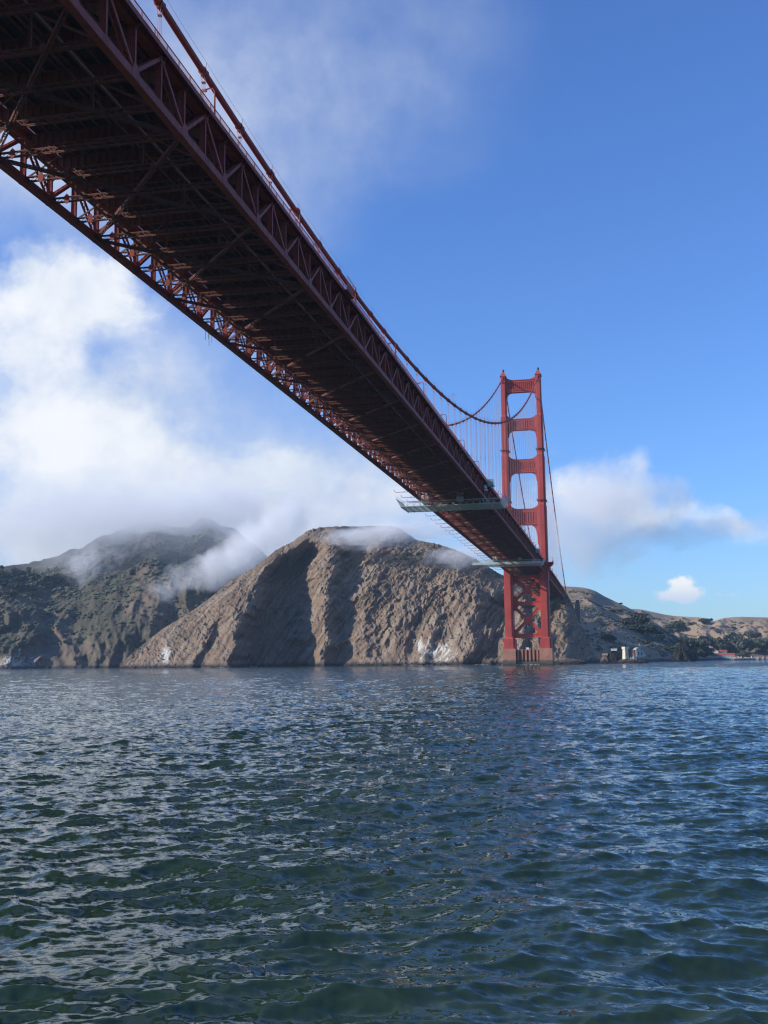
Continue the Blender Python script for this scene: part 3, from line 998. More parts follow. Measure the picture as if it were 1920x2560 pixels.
# ------------------------------------------------------------------ land
def rock_mat(name, rockA, rockB, soil, vegA, vegB, bump=0.6, sc=1.0):
    m, t, b = new_mat(name)
    g = t.n('ShaderNodeNewGeometry'); pos = g.outputs['Position']
    def attr(n):
        a = t.n('ShaderNodeAttribute'); a.attribute_name = n
        return a.outputs['Fac']
    n1 = t.noise(pos, .045*sc, 8, .62)
    n2 = t.noise(pos, .35*sc, 7, .68, .6)
    n3 = t.noise(t.vmath('MULTIPLY', pos, (1, 1, .35)), .12*sc, 8, .7, 1.2)
    c = t.mix(t.rng(n2, .32, .68), rockA, rockB)
    c = t.mix(t.rng(n3, .40, .62, 0, .85), c, soil)
    c = t.mix(t.rng(n1, .50, .66, 0, .5), c, tuple(x*.72 for x in rockA))
    pal = t.rng(t.noise(pos, .9*sc, 4, .7), .60, .72, 0, .55)
    c = t.mix(pal, c, tuple(min(1, x*1.5) for x in rockB))
    vn = t.math('ADD', attr('veg'), t.math('MULTIPLY', t.math('SUBTRACT', t.noise(pos, .16*sc, 8, .7), .5), 1.5))
    vc = t.mix(t.rng(t.noise(pos, .7*sc, 5, .65), .35, .65), vegA, vegB)
    c = t.mix(t.rng(vn, .38, .62, smooth=True), c, vc)
    tn = t.math('ADD', attr('tan'), t.math('MULTIPLY', t.math('SUBTRACT', t.noise(pos, .05*sc, 7, .65), .5), 1.0))
    c = t.mix(t.rng(tn, .35, .75, 0, .9), c, t.mix(t.rng(n2, .35, .65), (0.23, 0.165, 0.105), (0.31, 0.225, 0.15)))
    ly = attr('layer')
    c = t.mix(t.rng(ly, .12, .75, 0, .55), c, (0.37, 0.31, 0.24))
    c = t.mix(t.rng(ly, -.10, -.70, 0, .70), c, (0.085, 0.066, 0.050))
    gn = t.math('ADD', attr('guano'), t.math('MULTIPLY', t.math('SUBTRACT', t.noise(t.vmath('MULTIPLY', pos, (1, 1, .45)), .22*sc, 7, .7), .5), 1.6))
    c = t.mix(t.rng(gn, .46, .80, 0, .88), c, (0.64, 0.625, 0.57))
    px, py, pz = t.sep(pos)
    w = t.math('ADD', pz, t.math('MULTIPLY', t.math('SUBTRACT', t.noise(pos, .2, 5, .6), .5), 5.0))
    c = t.mix(t.rng(w, 4.5, 1.5), c, (0.035, 0.032, 0.03))
    t.put(b.inputs['Base Color'], c)
    b.inputs['Roughness'].default_value = .92
    b.inputs['Specular IOR Level'].default_value = .2
    bn = t.n('ShaderNodeBump'); bn.inputs['Strength'].default_value = bump; bn.inputs['Distance'].default_value = 2.8
    t.put(bn.inputs['Height'], t.math('ADD', t.noise(pos, .30*sc, 9, .66, .5), t.math('MULTIPLY', n3, .8)))
    t.put(b.inputs['Normal'], bn.outputs[0])
    return m
M_CLIFF = rock_mat('cliff_rock', (0.18, 0.138, 0.095), (0.31, 0.245, 0.175), (0.27, 0.16, 0.10), (0.065, 0.066, 0.038), (0.12, 0.108, 0.065), 1.0)
M_HILL = rock_mat('scrub_hill', (0.105, 0.088, 0.068), (0.165, 0.130, 0.098), (0.17, 0.118, 0.078), (0.055, 0.055, 0.036), (0.10, 0.085, 0.055), .5)
M_GOLD = rock_mat('dry_grass_hill', (0.235, 0.175, 0.115), (0.315, 0.235, 0.16), (0.29, 0.205, 0.135), (0.045, 0.055, 0.032), (0.085, 0.085, 0.05), .4)

LAND = {}
def land(name, label, ctrl, nS, nT, mat, disp, attrs, prof=lambda t: t, back=260.0, nB=24, resample=None):
    """sheet from a shoreline up to a ridge and down the far side; ctrl rows: (key, shore xy, ridge xyz)"""
    key = np.array([c[0] for c in ctrl], float)
    S = np.array([c[1] for c in ctrl], float); Rg = np.array([c[2] for c in ctrl], float)
    kk = np.linspace(0, len(ctrl)-1, nS)
    both = catmull(np.concatenate([S, Rg, key[:, None]], 1), 2400)
    arc = np.concatenate([[0], np.cumsum(np.hypot(*np.diff((both[:, :2]+both[:, 2:4])/2, axis=0).T))])
    a = np.linspace(0, arc[-1], nS)
    q = np.stack([np.interp(a, arc, both[:, i]) for i in range(both.shape[1])], 1)
    Sx, Rx, H, key = q[:, :2], q[:, 2:4], q[:, 4], q[:, 5]
    t = np.linspace(0, 1, nT)
    tb = np.linspace(0, 1, nB+1)[1:]
    d = Rx-Sx; L = np.hypot(*d.T)[:, None]; n_out = -d/L
    g = prof(t)
    P = np.zeros((nT+nB, nS, 3))
    P[:nT, :, :2] = Sx[None]+d[None]*t[:, None, None]
    P[:nT, :, 2] = -3.0 + (H[None]+3.0)*g[:, None]
    P[nT:, :, :2] = Rx[None]-n_out[None]*(back*tb)[:, None, None]
    P[nT:, :, 2] = H[None]*(1-tb[:, None]**1.4*1.05)-3.0*tb[:, None]
    A = np.broadcast_to(a[None], (nT+nB, nS)); KEY = np.broadcast_to(key[None], A.shape)
    TT = np.broadcast_to(np.concatenate([t, 1+tb])[:, None], A.shape)
    HH = np.broadcast_to(H[None], A.shape)
    o, u = disp(A, TT, KEY, HH, P)
    P[..., :2] += n_out[None]*o[..., None]
    P[..., 2] += u
    V = P.reshape(-1, 3)
    at = {k: np.broadcast_to(v, A.shape).ravel() for k, v in attrs(A, TT, KEY, HH, P).items()}
    me = np_mesh(name, V, grid_faces(nT+nB, nS), mat, True, at)
    o = put(name, me)
    tag(o, label, 'hill', kind='structure')
    LAND[name] = P
    return o

# -- brown headland behind the tower
HEAD = [(290, (-436, 214), (-440, 224, 1)), (300, (-430.8, 199.7), (-432.9, 204.3, 4.4)), (347, (-403.5, 184.9), (-420.3, 221.2, 20.7)),
 (405, (-370.8, 166.5), (-402.9, 239.8, 39.9)), (463, (-341.9, 154.8), (-384.6, 258.3, 54.9)), (521, (-314.9, 146.1), (-365.6, 276.6, 72.5)),
 (579, (-289.3, 139.5), (-345.7, 294.6, 93.6)), (637, (-275.2, 165.6), (-323.5, 307.6, 109.0)), (694, (-262.0, 196.2), (-302.6, 325.0, 129.6)),
 (729, (-254.6, 219.4), (-289.1, 334.3, 137.8)), (770, (-238.3, 222.1), (-272.7, 344.3, 151.5)), (810, (-215.5, 199.3), (-256.5, 354.0, 156.1)),
 (890, (-183.0, 191.0), (-223.0, 365.0, 157.2)), (960, (-152.2, 183.7), (-190.9, 374.9, 157.6)), (995, (-137.1, 176.6), (-175.1, 378.1, 155.5)),
 (1042, (-117.9, 170.1), (-153.3, 377.1, 140.8)), (1104, (-91.1, 149.3), (-124.0, 371.9, 132.9)), (1179, (-59.6, 118.5), (-88.9, 361.8, 117.8)),
 (1253, (-30.8, 91.7), (-54.3, 340.6, 95.6)), (1320, (-7.1, 78.8), (-25.1, 333.2, 83.6)), (1400, (18.7, 90.5), (8.5, 335.3, 76.9)),
 (1418, (24.2, 100.8), (16.6, 320.7, 71.2)), (1432, (27.9, 126.0), (23.0, 295.9, 58.2)), (1450, (33.0, 156.2), (30.6, 266.2, 38.7)),
 (1470, (39.2, 186.4), (38.1, 256.4, 22.6)), (1490, (45.8, 216.6), (45.5, 246.6, 6.8)), (1500, (50, 235), (50, 240, 1))]
HEADX = {}
def head_disp(A, T, K, H, P):
    env = np.clip(np.sin(np.pi*np.clip(T, 0, 1)), 0, 1)**.6
    env = np.where(T > 1, 0, env)
    low = np.clip(1-T*1.2, 0, 1)
    hs = np.clip(H/90.0, .12, 1)
    B = np.clip(T, 0, 2)*np.maximum(H, 25)*1.45
    o = np.zeros_like(A)
    # long ribs with a sunny flank on the left and a steep shaded flank on the right
    def rib(kb, kt, out, drop, wl, wr, t0, t1, seed, hold=0):
        kc = kb+(kt-kb)*T
        ppm = .43
        u = (K-kc)*ppm + 7*pn(B/28, A*0+seed, seed)+3*pn(B/9, A*0+seed, seed+3)
        e = sstep(t0-.12, t0+.02, T)*(1-sstep(t1-.1, t1+.08, T))
        left = out*np.exp(-np.clip(-u, 0, None)**2/(wl*wl))
        x = np.clip(u/wr, 0, 6)
        if np.any(hold):
            right = np.where(x < 1, out+(-drop-out)*sstep(0, 1, x), -drop*(1-sstep(hold, hold+30, u)))
        else:
            right = np.where(x < 1, out+(-drop-out)*sstep(0, 1, x), -drop*np.exp(-((x-1)/1.1)**2))
        return e*np.where(u < 0, left, right)
    o += rib(556, 668, 22, 62, 34, 24, 0, .84, 1, 62-22*np.clip(T, 0, 1))*hs
    o += rib(712, 772, 10, 8, 16, 16, 0, .55, 2)
    o += rib(806, 842, 12, 20, 20, 20, 0, .95, 3)
    o += rib(470, 560, 7, 13, 18, 14, 0, .55, 4)
    o += rib(890, 960, 4, 7, 20, 18, .1, .9, 5)
    o += rib(985, 1090, 3, 5, 24, 16, .15, .9, 6)
    o += rib(1062, 1130, 6, 11, 14, 13, 0, .42, 7)
    o += rib(1155, 1215, 12, 26, 26, 22, 0, .62, 8)
    o += rib(1212, 1250, 9, 14, 14, 14, 0, .70, 9)
    o += rib(1290, 1320, 7, 12, 12, 10, 0, .8, 10)
    o += rib(1345, 1372, 8, 14, 12, 10, 0, .8, 11)
    # slanting gullies and strata
    ph = np.radians(58)
    ac = A*np.sin(ph)-B*np.cos(ph); al = A*np.cos(ph)+B*np.sin(ph)
    w1 = fbm(A/60, B/60, 3, 60)*14
    r1 = ridged((ac+w1)/46, al/120, 6, 20, .42)-.9
    r2 = ridged((ac+w1*.6)/15, al/38, 5, 30, .58)-.9
    r3 = fbm(A/7, B/7, 5, 40, .6)
    blocky = np.abs(pn(A/11+al/40, B/8, 51))
    r4 = ridged((ac+w1*.4)/5.5, al/13, 4, 34, .6)-.9
    HEADX['lay'] = fbm((ac+w1*.3)/5.0, al/85, 5, 63, .65)+.5*fbm((ac+w1*.5)/19, al/140, 3, 66)
    HEADX['rib'] = r1*.6+r2*.5+r4*.25
    strat = (1-np.abs(pn((ac+w1*.25)/6.5, al/70, 57)))**5
    r3 = fbm(A/6, B/6, 5, 40, .64)
    o += env*hs*(r1*5.5+r2*.7+r4*.7+r3*1.5+blocky*.3+strat*2.2)
    o += low*hs*(ridged(A/22, B/30, 4, 70)*6.0-4)
    u = np.where(T <= 1, env*r3*1.0+fbm(A/13, B/13, 4, 90)*2.4*env, 0)
    edge = np.exp(-((T-1)/.03)**2)
    u = u + edge*(np.abs(pn(A/3.1, T*0, 91))*1.4+np.abs(pn(A/9, T*0, 92))*1.2)*sstep(20, 90, H)
    u = u + np.where(T <= 1, np.abs(fbm(A/5.0, B/5.0, 3, 95))*1.2*env, 0)
    return o, u
def head_attr(A, T, K, H, P):
    n = fbm(A/45, T*5, 4, 110)
    veg = np.clip(.04+.55*sstep(.80, 1.0, T)*sstep(700, 800, K)+.22*n, 0, 1)
    rb_ = HEADX['rib']
    veg = np.maximum(veg, .55*np.exp(-((K-830-40*T)/26)**2)*sstep(.1, .4, T))
    veg = np.clip(veg+.34*sstep(.0, -.5, rb_)-.12*sstep(.0, .4, rb_), 0, 1)
    guano = (.50+.35*sstep(-.1, .5, rb_))*np.exp(-((K-1098)/56)**4)*(1-sstep(.10, .30, T+.1*n))
    guano = np.maximum(guano, .85*np.exp(-((K-1050)/14)**2)*np.exp(-((T-.13)/.06)**2))
    guano = np.maximum(guano, .9*np.exp(-((K-414)/14)**2)*np.exp(-((T-.32)/.24)**2))
    tan = np.clip(.35*sstep(1130, 1230, K)*sstep(.3, .7, T)+.28*(1-sstep(520, 640, K))+.16*n, 0, 1)
    return dict(veg=veg, guano=guano, tan=tan, layer=HEADX['lay'])
land('headland', 'steep brown rocky headland rising from the water behind the bridge tower', HEAD, 980, 340, M_CLIFF, head_disp, head_attr,
     prof=lambda t: .72*t+.28*np.sin(t*np.pi/2), back=200)

# -- higher scrub covered hill farther left, its top in fog
LEFT = [(-420, (-900, 330), (-1180, 560, 120)), (-160, (-758.2, 374.9), (-998.2, 719.6, 150)), (-60, (-714.0, 391.7), (-947.4, 752.9, 156)), (0, (-684.9, 397.9), (-916.3, 772.2, 160)),
 (100, (-639.0, 412.9), (-887.1, 847.0, 177.4)), (180, (-600.6, 422.3), (-865.0, 916.0, 203.7)), (250, (-566.0, 428.7), (-845.4, 982.2, 231.3)),
 (320, (-531.1, 434.4), (-813.9, 1030.7, 255.6)), (385, (-498.2, 438.2), (-779.2, 1068.5, 271.6)), (430, (-478.0, 446.9), (-748.6, 1081.7, 261)),
 (470, (-459.9, 454.4), (-713.6, 1074.5, 257)), (510, (-445.1, 471.0), (-678.8, 1066.8, 270)), (560, (-428.7, 498.5), (-637.4, 1061.1, 251.2)),
 (615, (-408.8, 526.8), (-586.2, 1036.9, 230.5)), (680, (-382.9, 556.5), (-529.4, 1013.6, 184.5)), (760, (-348.0, 588.0), (-458.7, 972.4, 109.8)), (900, (-300, 620), (-380, 900, 20))]
def left_disp(A, T, K, H, P):
    env = np.where(T > 1, 0, np.clip(np.sin(np.pi*np.clip(T, 0, 1)), 0, 1)**.7)
    B = np.clip(T, 0, 2)*480
    o = env*(ridged(A/150+fbm(A/200, B/200, 2, 205)*.5, B/330, 5, 200, .5)*55-45) + env*fbm(A/16, B/16, 5, 220, .6)*5
    low = np.clip(1-T*3, 0, 1)
    o += low*(ridged(A/55, B/60, 5, 230)*24-14)
    u = env*(fbm(A/60, B/60, 5, 240)*9+np.abs(fbm(A/6, B/6, 4, 250, .6))*2.4)
    return o, u + np.exp(-((T-1)/.02)**2)*(np.abs(pn(A/6, T*0, 260))*2+fbm(A/45, T*0, 3, 262)*7)
def left_attr(A, T, K, H, P):
    n = fbm(A/90, T*6, 5, 270)
    veg = np.clip(.62+.5*n-.35*(1-sstep(.05, .2, T)), 0, 1)
    tan = np.clip(.30*sstep(.7, .95, T)-.1+.35*n*-1, 0, 1)+.35*np.exp(-((K-70)/60)**2)*np.exp(-((T-.3)/.2)**2)
    guano = .75*(1-sstep(.03, .10, T))*(np.exp(-((K-30)/45)**2)+.6*np.exp(-((K-100)/30)**2))
    return dict(veg=veg, guano=guano, tan=tan)
land('west_hill', 'higher dark scrub covered hill on the left with its summit in fog', LEFT, 440, 230, M_HILL, left_disp, left_attr,
     prof=lambda t: .30*np.sin(np.clip(t*3.2, 0, 1)*np.pi/2)+.70*t**1.1, back=400)

# -- golden hills right of the tower
RIGHT = [(1300, (-32.3, 292.4), (-72.7, 790.8, 115.6)), (1380, (0.1, 294.8), (-25.8, 794.1, 113.4)), (1399, (7.7, 295.2), (-14.7, 794.7, 111.4)),
 (1458, (30.8, 316.2), (19.5, 796.1, 108.3)), (1487, (42.2, 336.5), (36.2, 796.5, 103.2)), (1510, (51.5, 356.7), (49.1, 796.7, 95.2)),
 (1543, (65.2, 376.8), (67.7, 791.8, 85.2)), (1569, (76.3, 391.8), (82.2, 786.7, 77.7)), (1604, (91.7, 416.6), (101.3, 776.5, 65.4)),
 (1640, (108.5, 456.2), (120.6, 765.9, 53.2)), (1689, (133.1, 515.2), (146.7, 764.9, 35.8)), (1740, (163.0, 613.7), (175.7, 793.3, 20.6)),
 (1790, (197.9, 741.5), (208.2, 861.1, 9.1)), (1815, (218.2, 820.0), (223.7, 879.8, 0.0))]
def right_disp(A, T, K, H, P):
    env = np.where(T > 1, 0, np.clip(np.sin(np.pi*np.clip(T, 0, 1)), 0, 1)**.7)
    B = np.clip(T, 0, 2)*420
    u = env*(ridged(A/70+.3*fbm(A/90, B/90, 2, 305), B/200, 4, 300)*6-5 + fbm(A/60, B/40, 4, 310)*3.0+np.abs(fbm(A/5, B/5, 3, 320))*.9)*np.clip(H/70, .2, 1)
    low = np.clip(1-T*4, 0, 1)
    return low*(ridged(A/30, B/30, 4, 330)*8-6), u
def right_attr(A, T, K, H, P):
    n = fbm(A/60, T*5, 5, 370)
    veg = np.clip(.07+.55*n+.40*np.exp(-((T-.55)/.14)**2)*sstep(1520, 1560, K)-.35*sstep(.85, 1.0, T)*(1-sstep(1500, 1560, K))+.12*(1-sstep(.1, .35, T)), 0, 1)
    tan = np.clip(.5*sstep(.7, .95, T)-.2*n, 0, 1)+.6*np.exp(-((T-.40-.1*np.sin(A/70))/.012)**2)
    return dict(veg=veg, guano=A*0, tan=tan)
land('east_hill', 'dry brown hill with dark scrub right of the tower', RIGHT, 360, 220, M_GOLD, right_disp, right_attr,
     prof=lambda t: .16*np.sin(np.clip(t*4, 0, 1)*np.pi/2)+.84*t**1.15, back=300)
FAR = [(1400, (-10, 1090), (-40, 1660, 100)), (1500, (35.6, 1046.5), (29.5, 1646.5, 106.8)), (1569, (80.5, 996.8), (89.7, 1646.7, 112.6)), (1604, (101.7, 946.5), (119.7, 1646.3, 110.2)), (1660, (135.2, 925.5), (167.1, 1644.8, 98.7)),
 (1689, (152.7, 924.8), (191.5, 1643.7, 94.6)), (1738, (181.9, 923.1), (229.3, 1591.5, 89.4)), (1757, (193.1, 922.4), (242.6, 1560.5, 86.4)),
 (1783, (208.4, 921.2), (263.2, 1558.9, 79.2)), (1810, (225.1, 929.9), (285.1, 1557.0, 85.4)), (1852, (249.6, 927.5), (316.4, 1533.9, 86.5)),
 (1920, (290.1, 933.0), (369.1, 1527.8, 84)), (1990, (332.8, 947.4), (422.6, 1520.4, 86)), (2080, (388.6, 968.8), (490.1, 1509.3, 92)), (2300, (520, 1010), (640, 1480, 90)), (2600, (700, 1040), (840, 1400, 70))]
def far_disp(A, T, K, H, P):
    env = np.where(T > 1, 0, np.clip(np.sin(np.pi*np.clip(T, 0, 1)), 0, 1)**.7)
    B = np.clip(T, 0, 2)*600
    u = env*(ridged(A/120+.4*fbm(A/150, B/150, 2, 405), B/240, 4, 400)*22-20+fbm(A/50, B/50, 5, 410)*6+np.abs(fbm(A/8, B/8, 3, 420))*1.5)
    return A*0, u
def far_attr(A, T, K, H, P):
    n = fbm(A/110, T*6, 5, 470)
    veg = np.clip(.04+.62*n+.9*np.exp(-((K-1770)/26)**2)*np.exp(-((T-.96)/.05)**2)+.5*(1-sstep(.12, .3, T)), 0, 1)
    return dict(veg=veg, guano=A*0, tan=np.clip(.6-.3*n, 0, 1))
land('far_hills', 'low golden hills along the horizon on the right', FAR, 360, 190, M_GOLD, far_disp, far_attr,
     prof=lambda t: .12*np.sin(np.clip(t*6, 0, 1)*np.pi/2)+.88*t**1.25, back=400)

# ------------------------------------------------------------------ water
def spectrum(Ls, N, lmin, lmax, B, wind, seed):
    r = np.random.default_rng(seed)
    k1 = 2*np.pi*np.fft.fftfreq(N, Ls/N)
    kx, ky = np.meshgrid(k1, k1, indexing='ij')
    k = np.hypot(kx, ky); k[0, 0] = 1
    kp = 2*np.pi/9.0
    c = (kx*wind[0]+ky*wind[1])/k
    D = np.where(c > 0, c**6, 0)*1.02*.80 + .20/(2*np.pi)
    psi = B*k**-4.0*np.exp(-1.25*(kp/k)**2)*D
    lam = 2*np.pi/k
    band = sstep(lmin*.85, lmin*1.15, lam)*(1-sstep(lmax*.85, lmax*1.15, lam))
    psi = psi*band; psi[0, 0] = 0
    A = np.sqrt(2*psi)*(2*np.pi/Ls)*(r.normal(size=k.shape)+1j*r.normal(size=k.shape))/np.sqrt(2)
    f = N*N
    h = np.real(np.fft.ifft2(A))*f
    hx = np.real(np.fft.ifft2(-1j*A*kx/k))*f
    hy = np.real(np.fft.ifft2(-1j*A*ky/k))*f
    return np.stack([hx, hy, h], -1).astype(np.float32)
def sample(G, Ls, x, y):
    N = G.shape[0]
    fx = (x/Ls % 1.0)*N; fy = (y/Ls % 1.0)*N
    i = fx.astype(np.int32) % N; j = fy.astype(np.int32) % N
    u = (fx-np.floor(fx))[..., None].astype(np.float32); v = (fy-np.floor(fy))[..., None].astype(np.float32)
    i2 = (i+1) % N; j2 = (j+1) % N
    return (G[i, j]*(1-u)+G[i2, j]*u)*(1-v)+(G[i, j2]*(1-u)+G[i2, j2]*u)*v
fine_az = np.radians(np.linspace(-36.5, 13.0, 610))
rest = np.radians(np.linspace(13.0, 323.5, 130)[1:-1])
azs = np.concatenate([fine_az, rest])
daz = np.abs(np.diff(np.concatenate([azs, [azs[0]+2*np.pi]])))
rr = np.concatenate([np.geomspace(1.2, 11, 26)[:-1], np.geomspace(11, 70, 450)[:-1], np.geomspace(70, 520, 440)[:-1], np.geomspace(520, 1300, 100)[:-1], np.geomspace(1300, 14000, 30)])
RR, AZ = np.meshgrid(rr, azs, indexing='ij')
WX = CAM.x + RR*np.sin(AZ); WY = CAM.y + RR*np.cos(AZ)
dr = np.gradient(rr)[:, None]
spc = np.maximum(dr, .8*RR*daz[None])
def hd(a):
    return (math.sin(R(a)), math.cos(R(a)))
D = np.zeros(WX.shape+(3,), np.float32)
LOST = np.zeros(WX.shape); LOSF = np.zeros(WX.shape)
for (Ls, N, l0, l1, Bc, wd, sd_, chop) in ((211.0, 1024, 6.0, 60.0, .0046, hd(-8), 1, 1.15),
                                          (83.0, 1024, 1.8, 6.0, .0078, hd(8), 2, 1.05),
                                          (23.7, 1024, .5, 1.8, .0240, hd(-26), 3, .9),
                                          (7.3, 512, .14, .5, .0270, hd(-2), 4, .6)):
    G = spectrum(Ls, N, l0, l1, Bc, wd, sd_)
    wgt = 1-sstep(l0*.5, l0*1.9, spc)
    (LOST if l0 > 1 else LOSF)[:] += Bc*math.log(l1/l0)*(1-wgt**2)
    rows = np.where(wgt.max(1) > 0)[0]
    if not len(rows): continue
    e = rows[-1]+1
    s_ = sample(G, Ls, WX[:e], WY[:e])
    s_[..., :2] *= -chop
    D[:e] += s_*wgt[:e, :, None].astype(np.float32)
WV = np.stack([WX+D[..., 0], WY+D[..., 1], D[..., 2]], -1).reshape(-1, 3)
nA = len(azs)
WF = grid_faces(len(rr), nA, True)[:, ::-1]
mw, t, b = new_mat('sea_water')
g = t.n('ShaderNodeNewGeometry'); pos = g.outputs['Position']
c = t.mix(t.rng(t.noise(pos, .02, 4, .6), .35, .65), (0.017, 0.035, 0.021), (0.024, 0.045, 0.028))
t.put(b.inputs['Base Color'], c)
b.inputs['IOR'].default_value = 1.333
b.inputs['Roughness'].default_value = 0.03
# wavelets too small for the mesh: random slopes, as strong as the waves the mesh leaves out
at_ = t.n('ShaderNodeAttribute'); at_.attribute_name = 'slope'
v1 = t.vmath('MULTIPLY', pos, (.62, 1.0, 1.0))
nzc = t.noise(v1, .42, 4, .6, .2, out=1)
nzf = t.noise(v1, 3.2, 5, .72, .3, out=1)
at2 = t.n('ShaderNodeAttribute'); at2.attribute_name = 'ripple'
def scaled(nz, k, f):
    v = t.vmath('MULTIPLY', t.vmath('SUBTRACT', nz, (.5, .5, .5)), k)
    n_ = t.n('ShaderNodeVectorMath', operation='SCALE')
    t.put(n_.inputs[0], v); t.put(n_.inputs['Scale'], f)
    return n_.outputs[0]
s1_ = scaled(nzc, (7.0, 11.0, 0), at_.outputs['Fac'])
s2_ = scaled(nzf, (6.5, 9.5, 0), t.math('ADD', at2.outputs['Fac'], .09))
nrm = t.vmath('NORMALIZE', t.vmath('ADD', t.vmath('ADD', g.outputs['Normal'], s1_), s2_))
t.put(b.inputs['Normal'], nrm)
wm = np_mesh('water', WV, WF, mw, True, dict(slope=np.sqrt(LOST/2), ripple=np.sqrt(LOSF/2)))
water = tag(put('water', wm), 'choppy dark green sea filling the foreground', 'sea', kind='structure')

# ------------------------------------------------------------------ rocks, shore details
def rock_mesh(name, rx, ry, rz, seed, mat, n=20, m_=12, rough=.35, point=1.0, squash=0):
    th = np.linspace(0, 2*np.pi, n, endpoint=False)[None]; t = np.linspace(0, 1, m_)[:, None]
    prof = (1-t**point)**.62
    x = np.cos(th)*prof; y = np.sin(th)*prof; z = t+0*th
    k = 1+rough*(fbm(np.cos(th)*1.4+z*1.1+seed*3, np.sin(th)*1.4+z*.7, 4, seed)+.6*np.abs(pn(np.cos(th)*3+seed, np.sin(th)*3+z*3, seed+5)))
    V = np.stack([x*k*rx, y*k*ry, z*rz*(1+.16*pn(np.cos(th)*1.6+seed, np.sin(th)*1.6, seed+9))-.8], -1).reshape(-1, 3)
    at = dict(veg=np.zeros(len(V)), guano=np.full(len(V), squash), tan=np.zeros(len(V)))
    return np_mesh(name, V, grid_faces(m_, n, True), mat, False, at)
def rock(name, label, loc, r, seed, mat, rz=0, group=None, guano=0.0, cat='rock', **kw):
    o = put(name, rock_mesh(name, *r, seed, mat, squash=guano, **kw), None, loc, (0, 0, rz))
    return tag(o, label, cat, group)
M_ROCK = rock_mat('shore_rock', (0.12, 0.095, 0.08), (0.22, 0.17, 0.135), (0.20, 0.12, 0.085), (0.05, 0.05, 0.03), (0.09, 0.08, 0.05), .5, 3.0)
M_BLACK = rock_mat('dark_shaded_rock', (0.020, 0.021, 0.020), (0.036, 0.035, 0.032), (0.028, 0.027, 0.024), (0.03, 0.033, 0.022), (0.05, 0.05, 0.03), .6, 2.0)  # dark rock; albedo lowered further to put the sea stack's shade into its colour
rock('sea_stack', 'dark cone shaped sea stack standing in the water below the east hill', (139.5, 477, -.5), (13.4, 11, 23.5), 3, M_BLACK, n=40, m_=30, point=1.1)
rock('rock_islet', 'tan rock islet at the waterline carrying the white tower', (77.5, 197, -.5), (13.0, 6.5, 5.2), 5, M_ROCK, n=40, m_=14, point=2.5)
rock('shore_rock', 'orange brown rock with a flat pale top, left of the dark square rock', (55.5, 198, -.5), (4.4, 4.0, 8.0), 6, M_ROCK, n=24, m_=14, point=3.0, rough=.22)
rock('shore_rock', 'tall dark square rock with a white slab on top, left of the white tower', (63.4, 199.5, -.5), (6.6, 4.0, 11.5), 7, M_BLACK, n=24, m_=16, point=3.5, rough=.2)
M_TANW = simple('tan_concrete', (0.42, 0.30, 0.21), .9, .2, .6)
slab = tag(MB().box(60.8, 65.9, 197.2, 200.8, 11.0, 12.49).box(60.4, 66.3, 196.9, 201.1, 12.5, 12.8).build('concrete_slab', M_WHITE), 'white flat slab lying on top of the tall dark rock', 'slab')
slab2 = tag(MB().taper(53.0, 58.0, 196.5, 200, 7.0, 8.6, .96).box(52.8, 58.2, 196.4, 200.1, 8.6, 8.9).build('concrete_slab', M_TANW), 'small tan slab on top of the orange brown rock', 'slab')
mound = rock('rock_mound', 'low brown mound at the waterline just right of the tower pier', (28, 60, -.8), (14, 7, 6.0), 9, M_ROCK, n=44, m_=14, point=2.2)
random.seed(21)
bl = [rock_mesh('boulder', 1.6, 1.3, 1.9, 30+i, M_BLACK if i % 2 else M_ROCK, n=10, m_=6, point=2.4) for i in range(4)]
nb = 0
for i in range(44):
    x = 20+i*1.15+random.uniform(-.6, .6)
    y = 58+ (i*.55) + random.uniform(-3, 3)
    s = random.uniform(.55, 1.5)
    b_ = put('boulder', bl[i % 4], None, (x, y, -.4), (0, 0, random.uniform(0, 6)), (s, s, s*random.uniform(.7, 1.2)))
    tag(b_, 'dark boulder in the row along the waterline right of the tower pier', 'boulder', 'boulders along the shore right of the pier')
for i in range(26):
    x = -30+i*1.9+random.uniform(-1, 1)
    y = 42+abs(i-13)*1.5+random.uniform(-3, 3)
    if 8 < x < 20: continue
    s = random.uniform(.7, 2.0)
    b_ = put('boulder', bl[i % 4], None, (x, y, -.5), (0, 0, random.uniform(0, 6)), (s*1.2, s, s*.9))
    tag(b_, 'rough boulder in the heap at the foot of the cliff behind the tower pier', 'boulder', 'boulders behind the tower pier')

ORD = ['zeroth', 'first', 'second', 'third', 'fourth', 'fifth', 'sixth', 'seventh', 'eighth', 'ninth', 'tenth', 'eleventh', 'twelfth', 'thirteenth', 'fourteenth', 'fifteenth', 'sixteenth', 'seventeenth', 'eighteenth', 'nineteenth', 'twentieth']
def ordinal(i):
    if i <= 20: return ORD[i]
    tens = {2: 'twenty', 3: 'thirty', 4: 'forty'}[i//10]
    return tens+'-'+ORD[i % 10] if i % 10 else {30: 'thirtieth', 40: 'fortieth'}[i]
def number_group(group, text):
    # label the members of a group by their place, counted from the left of the view
    mem = [o for o in COL.objects if o.get('group') == group and o.parent is None]
    mem.sort(key=lambda o: math.atan2(o.location.x-CAM.x, o.location.y-CAM.y))
    for i, o in enumerate(mem):
        o['label'] = text % ordinal(i+1)
number_group('boulders along the shore right of the pier', 'dark boulder, %s from the left in the waterline row right of the tower pier')
number_group('boulders behind the tower pier', 'rough boulder, %s from the left in the heap behind the tower pier')

